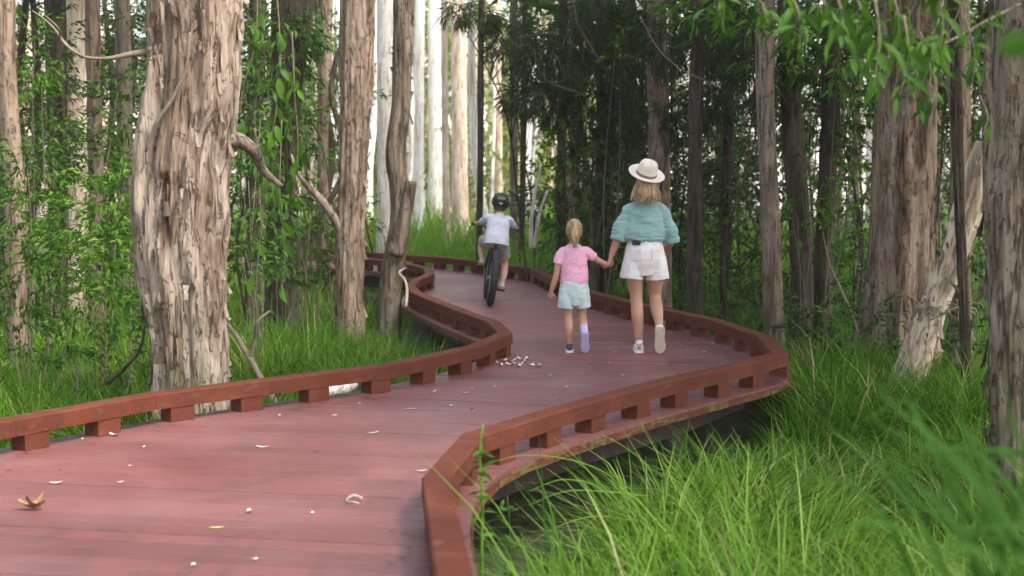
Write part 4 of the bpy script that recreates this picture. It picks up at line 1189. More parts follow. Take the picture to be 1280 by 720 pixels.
# ------------------------------------------------------------------ the far wood behind everything
def far_wood():
    mb = MB()
    for k in range(230):
        d = rnd.uniform(56, 95); a = rnd.uniform(-0.62, 0.62)
        x = math.tan(a) * d
        h = rnd.uniform(9, 15); r = rnd.uniform(0.10, 0.26); b = rnd.uniform(-.5, .5)
        mb.tube(crom([(x, d, GZ - .3), (x + b * .4, d, h * .5), (x + b, d, h)], 8)[:, :3], np.linspace(r, r * .6, 8), 8)
    tag(mb.build('woodland', M['bark_white']), 'pale trunks of the distant paperbark wood closing the view', None, None, 'stuff')
    mb = MB(); mp = MB()
    for k in range(150):
        d = rnd.uniform(58, 98); a = rnd.uniform(-0.62, 0.62); x = math.tan(a) * d
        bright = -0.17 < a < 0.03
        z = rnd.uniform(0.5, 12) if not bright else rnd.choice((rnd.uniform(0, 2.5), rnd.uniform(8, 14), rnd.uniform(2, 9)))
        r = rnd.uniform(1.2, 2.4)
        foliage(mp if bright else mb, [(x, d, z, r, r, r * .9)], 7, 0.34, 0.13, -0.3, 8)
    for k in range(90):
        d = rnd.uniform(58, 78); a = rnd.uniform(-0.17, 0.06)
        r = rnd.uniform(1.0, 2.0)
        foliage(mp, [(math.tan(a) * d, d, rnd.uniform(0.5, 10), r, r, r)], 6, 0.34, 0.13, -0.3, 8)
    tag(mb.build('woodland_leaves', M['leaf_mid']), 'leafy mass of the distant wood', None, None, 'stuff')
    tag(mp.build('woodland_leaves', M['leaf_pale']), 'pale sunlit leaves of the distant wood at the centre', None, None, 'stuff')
far_wood()

# ------------------------------------------------------------------ people
def fabric(name, c, rough=0.85, weave=240, fold=0.0):
    g = N(name)
    n = g.noise(g.coord((1, 1, 1)), 7, 4, 0.6)
    w = g.noise(g.coord(), weave, 2)
    g.base(g.ramp(n, [(0.3, tuple(x * 0.86 for x in c)), (0.7, tuple(min(1, x * 1.08) for x in c))])).rough(rough)
    g.b.inputs['Sheen Weight'].default_value = 0.15
    g.bump(w, 0.0015)
    return g.m
def skin_mat(name, c):
    g = N(name)
    n = g.noise(g.coord(), 9, 4, 0.6)
    g.base(g.ramp(n, [(0.3, (c[0] * .9, c[1] * .84, c[2] * .82)), (0.7, c)])).rough(0.52)
    g.b.inputs['Subsurface Weight'].default_value = 0.08
    g.b.inputs['Subsurface Radius'].default_value = (0.02, 0.008, 0.004)
    return g.m
def hair_mat(name, stops):
    g = N(name)
    geo = g.n('ShaderNodeNewGeometry')
    g.base(g.ramp(geo.outputs['Random Per Island'], stops)).rough(0.42)
    return g.m
M['skin'] = skin_mat('skin', (0.44, 0.245, 0.16))
M['skin_pale'] = skin_mat('fair_skin', (0.56, 0.35, 0.26))
M['blouse'] = fabric('teal_linen', (0.23, 0.375, 0.365))
M['shorts_white'] = fabric('white_denim', (0.70, 0.66, 0.65))
M['pink'] = fabric('pink_cotton', (0.72, 0.36, 0.50))
M['mint'] = fabric('mint_cotton', (0.47, 0.58, 0.575))
M['greyshirt'] = fabric('pale_grey_cotton', (0.50, 0.52, 0.60))
M['greyshort'] = fabric('grey_cotton', (0.33, 0.32, 0.285))
M['felt'] = fabric('cream_felt', (0.70, 0.61, 0.54))
M['band'] = fabric('hat_ribbon', (0.22, 0.115, 0.10))
M['blonde'] = hair_mat('blonde_hair', [(0, (0.20, 0.125, 0.06)), (0.5, (0.36, 0.24, 0.12)), (1, (0.52, 0.38, 0.21))])
M['honey'] = hair_mat('honey_hair', [(0, (0.17, 0.105, 0.055)), (0.5, (0.34, 0.22, 0.11)), (1, (0.50, 0.36, 0.19))])
M['brownhair'] = hair_mat('brown_hair', [(0, (0.05, 0.03, 0.018)), (1, (0.12, 0.075, 0.04))])
M['white_shoe'] = plain('white_shoe_leather', (0.66, 0.63, 0.60), 0.5, 0.08, 20)
M['navy_shoe'] = plain('navy_shoe_mesh', (0.035, 0.04, 0.07), 0.7, 0.2, 60)
M['lav_shoe'] = plain('lavender_shoe', (0.36, 0.33, 0.50), 0.6, 0.1, 30)
M['tan_shoe'] = plain('sand_shoe', (0.52, 0.45, 0.36), 0.6, 0.15, 30)
M['sole_white'] = plain('white_rubber_sole', (0.72, 0.71, 0.69), 0.6, 0.06, 30)
M['sole_tan'] = plain('tan_rubber_sole', (0.50, 0.42, 0.33), 0.7, 0.12, 30)
M['sole_gum'] = plain('gum_rubber_sole', (0.30, 0.14, 0.06), 0.7, 0.12, 30)
M['dark_tab'] = plain('dark_heel_tab', (0.03, 0.03, 0.03), 0.6)
M['phone'] = plain('black_glass', (0.012, 0.012, 0.014), 0.2)
M['eye'] = plain('eye_white', (0.5, 0.48, 0.46), 0.3, 0.02)

def lm(mb, pts, rad, n=26, seg=16, ends=(True, True)):
    """a rounded limb: radii numbers or (rx, ry)"""
    rad = [r if hasattr(r, '__len__') else (r, r) for r in rad]
    Q = crom([(*p, *r) for p, r in zip(pts, rad)], n)
    mb.tube(Q[:, :3], np.maximum(Q[:, 3:5], 0.002), seg)
    for e, k in zip(ends, (0, -1)):
        if e: mb.ball(Q[k, :3], max(min(Q[k, 3], Q[k, 4]) * 0.99, 0.002), 12, 8)

def fuse(mb, name, mat, parent, voxel=0.006, smooth=6, disp=None):
    tmp = bpy.data.objects.new('tmp', mb.mesh('tmp'))
    COL.objects.link(tmp)
    r = tmp.modifiers.new('r', 'REMESH'); r.mode = 'VOXEL'; r.voxel_size = voxel; r.use_smooth_shade = True
    if smooth:
        s = tmp.modifiers.new('s', 'SMOOTH'); s.iterations = smooth; s.factor = 0.5
    if name == 'body':
        dc = tmp.modifiers.new('d', 'DECIMATE'); dc.ratio = 0.4
    dg = bpy.context.evaluated_depsgraph_get()
    me = bpy.data.meshes.new_from_object(tmp.evaluated_get(dg))
    old = tmp.data
    bpy.data.objects.remove(tmp); bpy.data.meshes.remove(old)
    me.name = name
    if disp is not None:
        n = len(me.vertices)
        co = np.zeros(n * 3, np.float32); me.vertices.foreach_get('co', co); co = co.reshape(-1, 3).astype(float)
        no = np.zeros(n * 3, np.float32); me.vertices.foreach_get('normal', no); no = no.reshape(-1, 3)
        co = co + no * disp(co)[:, None]
        me.vertices.foreach_set('co', co.astype(np.float32).ravel()); me.update()
    me.polygons.foreach_set('use_smooth', np.ones(len(me.polygons), bool))
    me.materials.clear(); me.materials.append(mat)
    return link(name, me, parent)

def hand(mb, wrist, d, pal, thumb, s=1.0, curl=0.5):
    w = Vector(wrist); d = Vector(d).normalized(); pal = Vector(pal); pal = (pal - d * pal.dot(d)).normalized()
    ac = d.cross(pal).normalized() * thumb          # towards the thumb side
    for off, fl, cu in ((0.032, 0.070, 0.9), (0.011, 0.080, 1.0), (-0.011, 0.074, 1.08), (-0.031, 0.057, 1.2)):
        k = w + d * 0.088 * s + ac * off * s - d * abs(off) * 0.25 * s
        lm(mb, [w + ac * off * 0.45 * s, (w + k) / 2 + ac * off * .2 * s, k], [0.015 * s, 0.0145 * s, 0.0115 * s], 10, 10)
        p = k; a = 0.25 * curl * cu
        pts = [k]; dirv = d
        for sl in (0.46, 0.30, 0.24):
            a += curl * cu * 0.75
            dirv = d * math.cos(a) + pal * math.sin(a)
            p = p + dirv * fl * sl * s
            pts.append(p)
        lm(mb, pts, [0.0105 * s, 0.0095 * s, 0.0088 * s, 0.0072 * s], 14, 10)
    b = w + d * 0.022 * s + ac * 0.022 * s
    m1 = b + (d * 0.55 + ac * 0.75 + pal * 0.35).normalized() * 0.042 * s
    m2 = m1 + (d * 0.85 + ac * 0.25 + pal * 0.55).normalized() * 0.034 * s
    m3 = m2 + (d * 0.8 - ac * 0.1 + pal * 0.7).normalized() * 0.024 * s
    lm(mb, [b, m1, m2, m3], [0.017 * s, 0.0125 * s, 0.0105 * s, 0.0085 * s], 14, 10)

def head(mb, c, r, fwd=(0, 1, 0)):
    c = np.array(c, float); f = np.array(fwd, float)
    mb.ball(c + [0, 0, r[2] * .12], (r[0], r[1], r[2] * .88), 24, 16)
    mb.ball(c + f * r[1] * .18 + [0, 0, -r[2] * .45], (r[0] * .74, r[1] * .72, r[2] * .52), 20, 12)      # jaw
    lm(mb, [c + f * r[1] * .88 + [0, 0, r[2] * .12], c + f * r[1] * 1.1 + [0, 0, -r[2] * .2]], [r[0] * .13, r[0] * .2], 8, 10)   # nose
    for s in (-1, 1):
        mb.ball(c + [s * r[0] * .98, -r[1] * .02, -r[2] * .05], (r[0] * .12, r[1] * .17, r[2] * .25), 10, 8)  # ears
    lm(mb, [c + f * r[1] * .86 + [-r[0] * .22, 0, -r[2] * .5], c + f * r[1] * .92 + [0, 0, -r[2] * .5], c + f * r[1] * .86 + [r[0] * .22, 0, -r[2] * .5]], [r[0] * .07] * 3, 8, 8)   # lips

def eyes(t, c, r):
    for s in (-1, 1):
        MB().ball((c[0] + s * r[0] * .38, c[1] + r[1] * .84, c[2] + r[2] * .06), r[0] * .15, 10, 8).build('eye', M['eye'], t)

def shoe(t, heel, toe, up, L, w, upper, sole, high=0.0, tab=None, sock=None):
    h = Vector(heel); f = (Vector(toe) - h).normalized(); u = Vector(up); u = (u - f * u.dot(f)).normalized(); s = f.cross(u)
    def X(P):
        P = np.asarray(P, float)
        return P[:, :1] * np.array(s) + P[:, 1:2] * np.array(f) + P[:, 2:3] * np.array(u) + np.array(h)
    prof = [(0.0, .28, .16), (.04, .40, .25), (.16, .46, .30), (.36, .44, .28), (.55, .48, .22), (.74, .52, .17), (.9, .42, .13), (.98, .26, .10), (1.0, .12, .07)]
    n, v, f_ = 12, [], []
    for y, ww, hh in prof:
        for k in range(n):
            a = 2 * math.pi * k / n
            v.append((ww * w * math.cos(a), y * L, 0.018 + max(0, hh * L * (0.5 + 0.5 * math.sin(a)))))
    for i in range(len(prof) - 1):
        for k in range(n): f_.append((i * n + k, i * n + (k + 1) % n, (i + 1) * n + (k + 1) % n, (i + 1) * n + k))
    f_ += [tuple(range(n - 1, -1, -1)), tuple((len(prof) - 1) * n + k for k in range(n))]
    mb = MB().add(X(v), f_)
    # collar
    ring = []
    for z, sc in ((.22, 1.0), (.34, .92), (.40 + high, .86)):
        for k in range(n):
            a = 2 * math.pi * k / n
            ring.append((.42 * w * sc * math.cos(a), .17 * L + .17 * L * sc * math.sin(a), z * L))
    mb.add(X(ring), [(i * n + k, i * n + (k + 1) % n, (i + 1) * n + (k + 1) % n, (i + 1) * n + k) for i in range(2) for k in range(n)] + [tuple(2 * n + k for k in range(n))])
    o = mb.build('shoe', upper, t)
    out = [(.30, 0.0), (.46, .06), (.48, .2), (.42, .38), (.46, .55), (.55, .72), (.48, .88), (.26, .99), (0, 1.02)]
    loop = [(x * w, y * L) for x, y in out] + [(-x * w * .96, y * L) for x, y in out[-2::-1]]
    m = len(loop)
    sv = [(x, y, 0.0) for x, y in loop] + [(x * 1.02, y, .024) for x, y in loop]
    sm = MB().add(X(sv), [tuple(range(m - 1, -1, -1)), tuple(range(m, 2 * m))] + [(k, (k + 1) % m, m + (k + 1) % m, m + k) for k in range(m)])
    # tread ribs standing proud of the sole
    for y in (.12, .24, .52, .66, .80):
        sm.add(X([(-.3 * w, y * L, -.003), (.3 * w, y * L, -.003), (.3 * w, (y + .05) * L, -.003), (-.3 * w, (y + .05) * L, -.003)]), [(3, 2, 1, 0)])
    sm.build('sole', sole, o, smooth=False)
    if tab:
        MB().add(X([(-.13 * w, -.006, .16 * L), (.13 * w, -.006, .16 * L), (.13 * w, .012, .40 * L), (-.13 * w, .012, .40 * L), (-.30 * w, .07 * L, .34 * L), (.30 * w, .07 * L, .34 * L), (.30 * w, .09 * L, .42 * L), (-.30 * w, .09 * L, .42 * L)]), [(0, 1, 2, 3), (4, 0, 3, 7), (1, 5, 6, 2)]).build('heel_tab', tab, o)
    return o

def strands(mb, starts, ends, mids, r=0.006, n=10, seg=5):
    for a, m, b in zip(starts, mids, ends):
        mb.tube(crom([a, m, b], n)[:, :3], np.interp(np.linspace(0, 1, n), [0, .2, .75, 1], [r * .7, r, r * .85, r * .25]), seg)

def folds(k, a, seed, zs=1.0):
    return lambda co: a * (fbm(co * np.array([k, k, k * zs]), seed, 2) + 0.5 * (1 - np.abs(vnoise(co * np.array([k * 1.4, k * 1.4, k * 2.6 * zs]) + 3, seed + 5)) * 2))

# --- woman
W = thing('person', 'woman in a cream wide-brimmed hat, teal blouse and white shorts walking away, holding the hand of the child', 'person', (1.165, 12.62, 0))
W['label'] = 'woman in cream wide-brimmed hat, teal blouse and white shorts walking away along the boardwalk'
b = MB()
lm(b, [(0, 0, .76), (0, 0, .87), (0, 0, 1.02), (0, 0, 1.18), (0, .0, 1.25), (0, 0, 1.335)], [(.15, .10), (.165, .115), (.125, .085), (.140, .10), (.130, .082), (.055, .052)], 30, 24)
lm(b, [(0, .0, 1.32), (0, .015, 1.44)], [.052, .05], 10, 14)
head(b, (0.005, .02, 1.50), (.073, .092, .112))
# standing leg, lifted leg
lm(b, [(-.088, 0, .84), (-.085, .015, .66), (-.068, .02, .47), (-.062, -.015, .34), (-.052, -.012, .20), (-.048, -.01, .09)], [.088, .078, .054, .056, .042, .034], 34)
lm(b, [(-.048, -.03, .055), (-.045, .06, .045), (-.042, .15, .03)], [.033, .034, .024], 12)
lm(b, [(.090, 0, .84), (.098, .04, .66), (.100, .065, .48), (.108, -.02, .385), (.116, -.09, .30), (.120, -.135, .235)], [.088, .078, .055, .056, .042, .034], 34)
lm(b, [(.120, -.150, .225), (.124, -.120, .13), (.127, -.095, .05)], [.028, .024, .015], 12)
# arms
lm(b, [(-.13, 0, 1.245), (-.185, -.01, 1.15), (-.228, -.015, 1.04), (-.262, .01, .94), (-.292, .015, .855)], [.040, .040, .037, .034, .025], 28)
hand(b, (-.292, .015, .855), (-.20, .05, -1), (-.85, .35, -.2), 1, 1.0, .75)
lm(b, [(.13, 0, 1.245), (.19, -.01, 1.15), (.243, -.01, 1.04), (.240, .10, .965), (.225, .19, .915)], [.040, .040, .037, .034, .025], 28)
hand(b, (.225, .19, .915), (-.15, .85, -.35), (-.8, -.1, -.6), 1, 1.0, .8)
fuse(b, 'body', M['skin'], W, 0.0055, 5)
eyes(W, (0.005, .02, 1.50), (.073, .092, .112))
b = MB()
lm(b, [(0, 0, .965), (0, 0, 1.00), (0, -.004, 1.06), (0, -.006, 1.15), (0, -.004, 1.22), (0, 0, 1.285), (0, 0, 1.355)], [(.150, .108), (.186, .134), (.192, .134), (.172, .120), (.155, .104), (.122, .084), (.062, .058)], 34, 28, (False, False))
lm(b, [(-.080, 0, 1.285), (-.132, 0, 1.258), (-.178, -.006, 1.17), (-.212, -.012, 1.08), (-.234, -.012, .995)], [.052, .055, .058, .062, .058], 26, 18, (True, False))
lm(b, [(.080, 0, 1.285), (.132, 0, 1.258), (.182, -.006, 1.17), (.220, -.012, 1.08), (.240, .0, .985)], [.052, .055, .060, .068, .064], 26, 18, (True, False))
lm(b, [(-.229, -.012, 1.020), (-.238, -.012, .990)], [.064, .064], 8, 18, (False, False))
lm(b, [(.236, -.004, 1.015), (.242, .004, .978)], [.071, .070], 8, 18, (False, False))
fuse(b, 'blouse', M['blouse'], W, 0.0065, 4, folds(8, 0.011, 5, 1.7))
b = MB()
lm(b, [(0, 0, .985), (0, 0, .93), (0, -.006, .85), (0, 0, .775), (0, .004, .690)], [(.150, .112), (.166, .128), (.180, .142), (.176, .132), (.150, .112)], 24, 28, (False, False))
lm(b, [(-.092, 0, .84), (-.104, 0, .74), (-.112, .0, .655)], [(.092, .12), (.101, .122), (.105, .118)], 18, 22, (True, False))
lm(b, [(.092, 0, .84), (.104, .008, .74), (.112, .012, .648)], [(.092, .12), (.101, .122), (.106, .118)], 18, 22, (True, False))
sh = fuse(b, 'shorts', M['shorts_white'], W, 0.0065, 3, folds(13, 0.004, 9, 0.8))
for s in (-1, 1):
    q = MB()
    for z0 in (0, 1):
        pass
    q.box((s * .088, -.1295, .872), (.084, .006, .095), Matrix.Rotation(s * .40, 3, 'Z')); q.build('back_pocket', M['shorts_white'], sh, smooth=False)
q = MB()
for s in (-.13, -.07, 0, .07, .13):
    q.box((s, -math.sqrt(max(0, 1 - (s / .16) ** 2)) * .118 - .002, .975), (.011, .006, .05))
tag(q.build('belt_loop', M['shorts_white'], sh, smooth=False), kind='stuff')
shoe(W, (-.048, -.055, 0), (-.040, .19, 0), (0, 0, 1), .245, .088, M['white_shoe'], M['sole_white'], 0.06, M['dark_tab'])
o = shoe(W, (.119, -.212, .245), (.128, -.142, .012), (0.0, .9, .25), .245, .088, M['white_shoe'], M['sole_tan'], 0.06, None)
# hat: crown, dented top, tilted brim and a ribbon
hat_c = Vector((0.008, -.012, 1.565))
HR = Matrix.Rotation(R_(25), 3, 'X') @ Matrix.Rotation(R_(13), 3, 'Y')
HR = Matrix.Rotation(R_(13), 3, 'Y') @ Matrix.Rotation(R_(-0), 3, 'Z') @ Matrix.Rotation(R_(24), 3, 'X')
def hat_ring(prof, n=40, dent=0.0):
    v = []
    for r, z, k in prof:
        for j in range(n):
            a = 2 * math.pi * j / n
            x, y = r * math.cos(a), r * 1.12 * math.sin(a)
            zz = z
            if k == 1: zz += 0.012 * (math.sin(a) ** 2) - 0.010 * math.cos(a) ** 2 * 0 + 0.010 * abs(math.cos(a)) ** 3   # brim lifts at the sides
            if k == 2: zz -= dent * math.exp(-(x / 0.018) ** 2)
            v.append(HR @ Vector((x, y, zz)) + hat_c)
    m = len(prof)
    f = [(i * n + j, i * n + (j + 1) % n, (i + 1) * n + (j + 1) % n, (i + 1) * n + j) for i in range(m - 1) for j in range(n)]
    return [tuple(p) for p in v], f + [tuple((m - 1) * n + j for j in range(n))]
v, f = hat_ring([(.080, -.006, 0), (.12, -.004, 0), (.160, -.002, 1), (.163, .002, 1), (.160, .005, 1), (.12, .003, 0), (.092, .003, 0), (.089, .03, 0), (.084, .075, 0), (.078, .100, 0), (.066, .118, 0), (.045, .124, 2), (.02, .124, 2), (.004, .124, 2)], 44, .022)
hat = MB().add(v, f).build('hat', M['felt'], W)
v, f = hat_ring([(.0935, .004, 0), (.0925, .016, 0), (.0905, .028, 0)], 44)
MB().add(v, f[:-1]).build('hat_band', M['band'], hat)
# hair under the hat down to the shoulder blades
hb = MB()
hb.ball((0.005, -.004, 1.50), (.080, .098, .108), 22, 14)
S_, E_, Mi = [], [], []
for k in range(120):
    a = rnd.uniform(-1.0, 1.0); q = rnd.uniform(0, 1)
    x0 = math.sin(a * 1.25) * .080; y0 = -math.cos(a * 1.25) * .098
    S_.append((0.005 + x0 * .95, y0 * .95 - .004, 1.52 + rnd.uniform(-.02, .03)))
    Mi.append((0.005 + x0 * 1.34 + rnd.uniform(-.012, .012), y0 * 1.08 - .006, 1.43 + rnd.uniform(-.02, .02)))
    E_.append((0.005 + x0 * rnd.uniform(1.0, 1.45) + rnd.uniform(-.02, .02), min(y0 * .9, -.02) - .060 - rnd.uniform(0, .03), rnd.uniform(1.30, 1.37) + abs(x0) * .5))
strands(hb, S_, E_, Mi, .0075)
S_, E_, Mi = [], [], []
for k in range(45):
    a = rnd.uniform(-1.3, 1.3); x0 = math.sin(a) * .09; y0 = -math.cos(a) * .098
    S_.append((0.005 + x0, y0, 1.48)); Mi.append((0.005 + x0 * 1.45 + rnd.uniform(-.01, .01), y0 * 1.05, 1.40 + rnd.uniform(-.02, .02))); E_.append((0.005 + x0 * 1.5 + rnd.uniform(-.035, .035), min(y0, -.02) - .06 - rnd.uniform(0, .04), rnd.uniform(1.285, 1.37)))
strands(hb, S_, E_, Mi, .0035)
hb.build('hair', M['honey'], W)
ph = thing('phone', 'small black phone tucked into the waistband of the white shorts', 'phone', (1.165 - .085, 12.62 - .118, .962))
MB().box((0, 0, .012), (.072, .010, .040)).build('case', M['phone'], ph, smooth=False)
MB().box((0, -.0058, .012), (.060, .0016, .028)).build('glass', M['phone'], ph, smooth=False)

# --- girl
G = thing('person', 'girl with a blonde ponytail in a pink shirt and mint shorts, walking hand in hand', 'person', (0.545, 12.62, 0))
b = MB()
lm(b, [(0, 0, .50), (0, 0, .58), (0, 0, .69), (0, 0, .82), (0, 0, .885), (0, 0, .945)], [(.10, .075), (.112, .082), (.096, .07), (.104, .075), (.098, .062), (.042, .04)], 28, 22)
lm(b, [(0, 0, .93), (0, .01, 1.0)], [.038, .037], 8, 12)
head(b, (0, .015, 1.065), (.068, .082, .100))
lm(b, [(-.055, 0, .57), (-.055, .01, .44), (-.048, .012, .31), (-.044, -.012, .22), (-.040, -.01, .13), (-.038, -.008, .065)], [.060, .054, .039, .040, .030, .025], 30)
lm(b, [(-.038, -.02, .04), (-.036, .04, .033), (-.034, .10, .022)], [.025, .026, .018], 10)
lm(b, [(.060, 0, .57), (.068, .035, .44), (.074, .05, .315), (.082, -.02, .25), (.088, -.07, .205), (.091, -.105, .165)], [.060, .054, .039, .040, .030, .025], 30)
lm(b, [(.092, -.112, .155), (.094, -.085, .09), (.095, -.068, .04)], [.021, .018, .011], 10)
lm(b, [(-.098, 0, .893), (-.134, -.01, .81), (-.155, -.02, .69), (-.178, -.01, .61), (-.200, .01, .54)], [.036, .032, .027, .025, .019], 26)
hand(b, (-.200, .01, .54), (-.2, .15, -1), (.6, .75, 0), 1, .68, .55)
lm(b, [(.098, 0, .893), (.155, -.005, .855), (.205, -.005, .815), (.245, 0, .795), (.272, .004, .785)], [.036, .033, .028, .025, .019], 26)
hand(b, (.272, .004, .785), (1, .08, -.12), (-.1, .8, .5), -1, .68, .8)
fuse(b, 'body', M['skin'], G, 0.0048, 4)
eyes(G, (0, .015, 1.065), (.068, .082, .100))
b = MB()
lm(b, [(0, 0, .605), (.003, 0, .64), (0, 0, .74), (0, 0, .84), (0, 0, .905), (0, 0, .955)], [(.126, .095), (.126, .095), (.118, .088), (.116, .084), (.108, .070), (.052, .05)], 30, 24, (False, False))
lm(b, [(-.060, 0, .895), (-.098, 0, .885), (-.126, -.006, .835), (-.143, -.012, .78)], [.040, .044, .043, .042], 16, 16, (True, False))
lm(b, [(.060, 0, .895), (.098, 0, .888), (.138, -.004, .862), (.180, -.005, .834)], [.040, .044, .043, .040], 16, 16, (True, False))
fuse(b, 'shirt', M['pink'], G, 0.0055, 4, folds(17, 0.0042, 15, 1.2))
b = MB()
lm(b, [(0, 0, .66), (0, 0, .58), (0, 0, .52), (0, .008, .425)], [(.112, .086), (.126, .10), (.128, .098), (.095, .08)], 16, 24, (False, False))
lm(b, [(-.062, 0, .56), (-.068, 0, .47), (-.072, .004, .395)], [(.068, .086), (.072, .086), (.074, .082)], 14, 20, (True, False))
lm(b, [(.066, 0, .56), (.072, .012, .47), (.078, .02, .400)], [(.068, .086), (.072, .086), (.072, .08)], 14, 20, (True, False))
fuse(b, 'shorts', M['mint'], G, 0.0055, 3, folds(18, 0.0035, 22, 0.8))
shoe(G, (-.038, -.045, 0), (-.034, .13, 0), (0, 0, 1), .178, .070, M['navy_shoe'], M['sole_white'], 0.05)
shoe(G, (.091, -.155, .185), (.096, -.095, .010), (0, .9, .25), .185, .072, M['lav_shoe'], M['lav_shoe'], 0.05)
sk = MB(); lm(sk, [(.086, -.045, .232), (.0885, -.085, .195), (.0915, -.112, .165)], [.036, .033, .031], 10, 16)
sk.build('sock', plain('lavender_sock', (0.42, 0.40, 0.58), 0.9, 0.25, 90), G)
hb = MB()
hb.ball((0, 0.004, 1.080), (.073, .088, .100), 22, 14)
S_, E_, Mi = [], [], []
tie = np.array((0.0, -.098, 1.085))
for k in range(90):          # swept back to the tie
    a = rnd.uniform(-1.35, 1.35); z = rnd.uniform(1.02, 1.17)
    rr = math.sqrt(max(0.05, 1 - ((z - 1.08) / .104) ** 2))
    s0 = np.array((math.sin(a) * .075 * rr, .004 - math.cos(a) * .090 * rr * .85, z))
    S_.append(s0); E_.append(tie + [rnd.uniform(-.012, .012), 0, rnd.uniform(-.012, .012)]); Mi.append((s0 + tie) / 2 + np.array((0, -.022, .004)))
strands(hb, S_, E_, Mi, .0055, 8)
S_, E_, Mi = [], [], []
for k in range(70):          # the tail
    s0 = tie + [rnd.uniform(-.014, .014), -.004, rnd.uniform(-.012, .012)]
    S_.append(s0); Mi.append(s0 + [rnd.uniform(-.022, .022), -.024 + rnd.uniform(-.01, .01), -.05]); E_.append((0.004 + rnd.uniform(-.020, .020), -.105 + rnd.uniform(-.012, .012), rnd.uniform(.925, .99)))
strands(hb, S_, E_, Mi, .0062, 10)
hr = hb.build('hair', M['blonde'], G)
MB().tube(crom([tie + [0, .006, .002], tie + [0, -.006, -.002]], 4)[:, :3], .019, 12).build('hair_tie', M['pink'], hr)

# --- bicycle and boy
BX, BY = -0.265, 17.02
YAW, LEAN = R_(3.5), R_(7)
bike = thing('bicycle', 'small black bicycle with fat tyres ridden away along the far stretch of the boardwalk', 'bicycle', (BX, BY, 0))
bike.rotation_euler = (0, LEAN, YAW)
M['rubber'] = plain('black_tyre_rubber', (0.014, 0.014, 0.015), 0.75, 0.2, 60)
M['frame'] = plain('dark_frame_paint', (0.02, 0.022, 0.026), 0.3, 0.1, 20)
M['alu'] = plain('grey_alloy', (0.45, 0.45, 0.46), 0.35, 0.08, 30, 0.8)
M['saddle'] = plain('black_vinyl', (0.02, 0.02, 0.02), 0.55)
M['refl'] = plain('red_reflector', (0.45, 0.02, 0.015), 0.25)
def torus(mb, c, R, r, n=48, m=10, knob=0.0, sx=1.0):
    v = []
    for i in range(n):
        a = 2 * math.pi * i / n
        for j in range(m):
            q = 2 * math.pi * j / m
            rr = r + (knob if (i + j) % 2 == 0 and abs(q) < 2.1 or q > 4.2 and (i + j) % 2 == 0 else 0)
            v.append((c[0] + rr * math.sin(q) * sx, c[1] + (R + rr * math.cos(q)) * math.cos(a), c[2] + (R + rr * math.cos(q)) * math.sin(a)))
    f = [(i * m + j, i * m + (j + 1) % m, ((i + 1) % n) * m + (j + 1) % m, ((i + 1) % n) * m + j) for i in range(n) for j in range(m)]
    return mb.add(v, f)
def wheel(cy, R=0.275):
    c = (0, cy, R + .035)
    w_ = MB().tube([(-.055, c[1], c[2]), (.055, c[1], c[2])], .018, 12).build('wheel', M['alu'], bike)
    torus(MB(), c, R - .004, .039, 72, 12, .003).build('tyre', M['rubber'], w_, smooth=True)
    torus(MB(), c, R - .040, .015, 48, 8, 0, 1.5).build('rim', M['alu'], w_)
    s = MB()
    for k in range(20):
        a = 2 * math.pi * k / 20
        s.tube([((-1) ** k * .03, c[1] + .016 * math.cos(a + .5), c[2] + .016 * math.sin(a + .5)), (0, c[1] + (R - .05) * math.cos(a), c[2] + (R - .05) * math.sin(a))], .0016, 4)
    tag(s.build('spokes', M['alu'], w_), kind='stuff')
    return c
ca = wheel(0.0); cb = wheel(0.86)
fr_ = MB()
BB = (0, .40, .275); ST = (0, .27, .60); HT = (0, .72, .66); HB = (0, .76, .55)
for a, b_, r in ((BB, ST, .017), (ST, HT, .018), (BB, HB, .021), (HT, HB, .022)): fr_.tube([a, b_], r, 10)
for s in (-1, 1):
    fr_.tube([(s * .05, 0, ca[2]), (s * .035, .36, .28)], .010, 8); fr_.tube([(s * .05, 0, ca[2]), (s * .02, .27, .57)], .009, 8)
fr_.build('frame', M['frame'], bike)
fk = MB()
for s in (-1, 1): fk.tube(crom([(s * .05, cb[1], cb[2]), (s * .052, .80, .46), (s * .04, .775, .53)], 8)[:, :3], .012, 8)
fk.box((0, .77, .545), (.11, .04, .03)); fk.build('fork', M['frame'], bike)
MB().tube([(0, .72, .66), (0, .70, .72), (0, .74, .80)], .014, 8).build('stem', M['frame'], bike)
hbk = MB().tube(crom([(-.27, .69, .855), (-.14, .74, .845), (-.06, .745, .81), (.06, .745, .81), (.14, .74, .845), (.27, .69, .855)], 30)[:, :3], .011, 8).build('handlebar', M['frame'], bike)
for s in (-1, 1): MB().tube([(s * .165, .735, .848), (s * .275, .687, .856)], .016, 10).build('grip', M['rubber'], hbk)
MB().tube([ST, (0, .245, .655)], .012, 8).build('seat_post', M['alu'], bike)
sd_ = MB(); lm(sd_, [(0, .10, .672), (0, .17, .676), (0, .27, .668), (0, .36, .664)], [(.050, .018), (.066, .022), (.03, .02), (.016, .015)], 14, 14)
sd_.build('saddle', M['saddle'], bike)
MB().tube([(-.05, *BB[1:]), (.05, *BB[1:])], .02, 10).build('bottom_bracket', M['alu'], bike)
cr_ = torus(MB(), (.05, BB[1], BB[2]), .062, .006, 28, 6).build('chainring', M['alu'], bike)
for s, dy, dz in ((-1, .03, .118), (1, -.03, -.118)):
    ck = MB().tube([(s * .062, *BB[1:]), (s * .078, BB[1] + dy, BB[2] + dz)], .010, 8).build('crank', M['frame'], bike)
    MB().box((s * .125, BB[1] + dy, BB[2] + dz), (.085, .075, .018)).build('pedal', M['rubber'], ck, smooth=False)
chn = MB()
